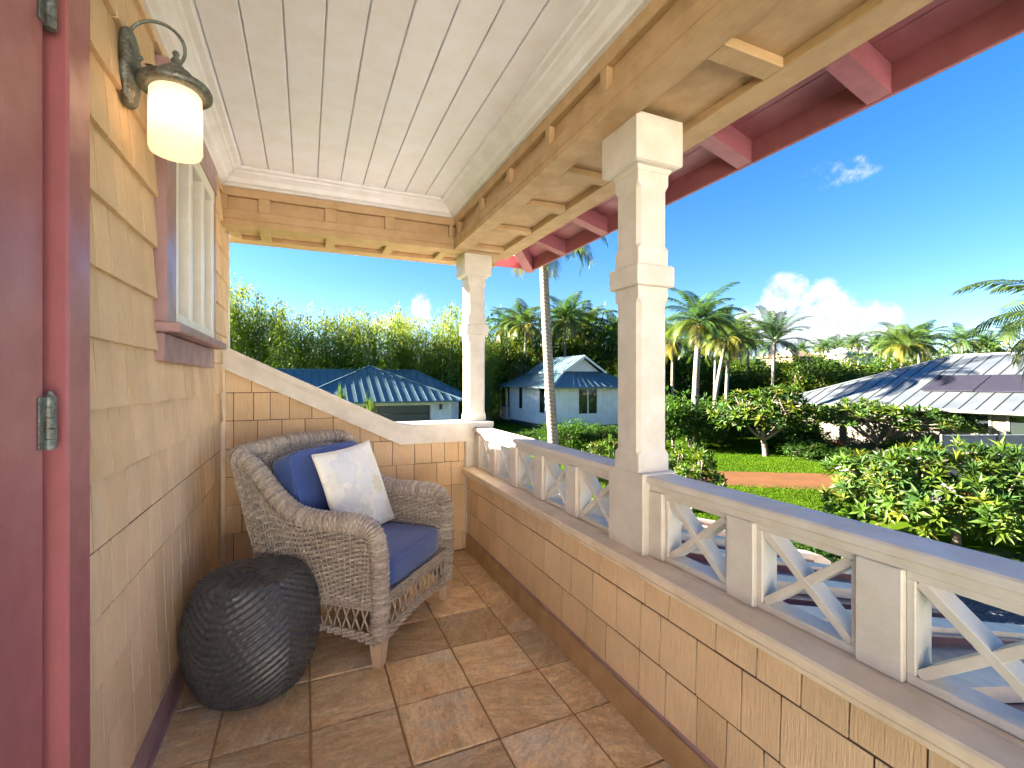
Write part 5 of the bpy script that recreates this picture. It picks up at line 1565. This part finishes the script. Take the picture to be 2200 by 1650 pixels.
# hill woods, in front of and between those houses
HR = random.Random(5); 
for i in range(46):
    px = HR.uniform(1380, 2260); zc = HR.uniform(68, 104)
    p = ground(px, zc); z = gz(p.x, p.y); s = HR.uniform(3.2, 5.2)
    tt = empty('hillside_tree', (p.x, p.y, z - .3), HR.uniform(0, 6)); tag(tt, 'distant round tree in the woods below the hill houses', 'tree', 'trees on the far hillside')
    kd = HR.choice([K_TREE, K_TREE2]); s2 = s * HR.uniform(.55, .8)
    ob('crown', kd.c, tt, (0, 0, kd.cz * s2 * .6), None, (s, s, s2)); ob('trunk', kd.l, tt, (0, 0, kd.cz * s2 * .6), None, (s * .6, s * .6, s2))

# ---- wing added behind the camera, unseen, bouncing sun into the porch
wg = empty('bounce_wing', (0, 0, 0)); tag(wg, 'unseen cream wing added to bounce sun across the terrace behind the porch', 'house')
M_BOUNCE_WING = paint('bounce_wing_paint', (.77, .765, .74), .6, grain=(.3, .3, 6), var=.04, bump=.1, scale=2)
box('wall', (-11, -13.5, G), (5.5, -9.0, 3.1), M_BOUNCE_WING, wg, 0)
for k in range(23): box('clapboard', (-11, -9.0, G + .05 + k * .245), (5.5, -8.978, G + .285 + k * .245), M_BOUNCE_WING, wg, .006)
for x in (-8.0, -4.2, 2.6):
    wz = box('window', (x, -9.01, .5), (x + 1.1, -8.965, 1.9), M_PANE, wg, 0)
    for a, b, c_, d in ((x - .09, x, .5, 1.9), (x + 1.1, x + 1.19, .5, 1.9), (x - .09, x + 1.19, 1.9, 2.0), (x - .09, x + 1.19, .4, .5), (x + .52, x + .58, .5, 1.9)): box('frame', (a, -8.99, c_), (b, -8.94, d), M_TRIMW, wz, 0)
hip_roof(wg, -11.7, 6.2, -14.2, -8.4, 3.11, 4.6, 0, M_METALRED, M_METALRED, sides=())
# ---- lower roof of this house, below the railing
lr = empty('lower_roof', (0, 0, 0)); tag(lr, 'maroon metal lower roof with pale curved rafter tails below the railing', 'roof')
lx0, lx1, lz0, lz1 = 1.30, 3.45, .44, -.10
def lz(x): return lz0 + (x - lx0) / (lx1 - lx0) * (lz1 - lz0)
v = [(lx0, -2.0, lz0), (lx0, 3.6, lz0), (lx1, 3.6, lz1), (lx1, -2.0, lz1)]; v += [(x, y, z - .05) for x, y, z in v]
rf = poly_obj('roof_skin', v, [(0, 1, 2, 3), (4, 7, 6, 5), (0, 4, 5, 1), (1, 5, 6, 2), (2, 6, 7, 3), (3, 7, 4, 0)], M_METALRED, lr)
for k in range(19):
    y = -1.9 + k * .30
    v = []
    for x in (lx0 + .05, lx1):
        v += [(x, y - .014, lz(x)), (x, y + .014, lz(x)), (x, y + .014, lz(x) + .035), (x, y - .014, lz(x) + .035)]
    poly_obj('seam', v, [(0, 1, 2, 3), (4, 7, 6, 5), (0, 4, 5, 1), (1, 5, 6, 2), (2, 6, 7, 3), (3, 7, 4, 0)], M_METALRED, lr)
for k in range(11):
    y = -.95 + k * .43
    pts = [(lx1 - 2.0, lz(lx1 - 2.0) + .055), (lx1 + .30, lz(lx1 + .30) + .055), (lx1 + .42, lz(lx1 + .42) + .02), (lx1 + .44, lz(lx1 + .44) - .05), (lx1 + .36, lz(lx1 + .36) - .10), (lx1 + .1, lz(lx1 + .1) - .14), (lx1 - .05, lz(lx1 - .05) + .004), (lx1 - 2.0, lz(lx1 - 2.0) + .004)]
    prism('rafter_tail', pts, y - .06, y + .06, 1, M_LEDGE, lr)
box('gutter', (lx1 - .01, -2.0, lz1 - .13), (lx1 + .10, 3.6, lz1 - .025), M_LEDGE, lr, .015)
box('support_wall', (lx0 + .02, -2.0, G), (lx0 + .15, 3.55, lz0 - .08), M_SHINGLE, lr, 0)

# ---------------------------------------------------------------- put each root at its thing's base
bpy.context.view_layer.update()
for o in list(scn.collection.objects):
    if o.type == 'EMPTY' and o.parent is None and o.location.length < 1e-6 and o.rotation_euler.z == 0 and o.children:
        lo = Vector((1e9,) * 3); hi = Vector((-1e9,) * 3)
        for c_ in o.children:
            if c_.type != 'MESH': continue
            for b in c_.bound_box:
                w = c_.matrix_world @ Vector(b)
                for k in range(3): lo[k] = min(lo[k], w[k]); hi[k] = max(hi[k], w[k])
        base = Vector(((lo.x + hi.x) / 2, (lo.y + hi.y) / 2, lo.z))
        o.location = base
        for c_ in o.children: c_.location = c_.location - base
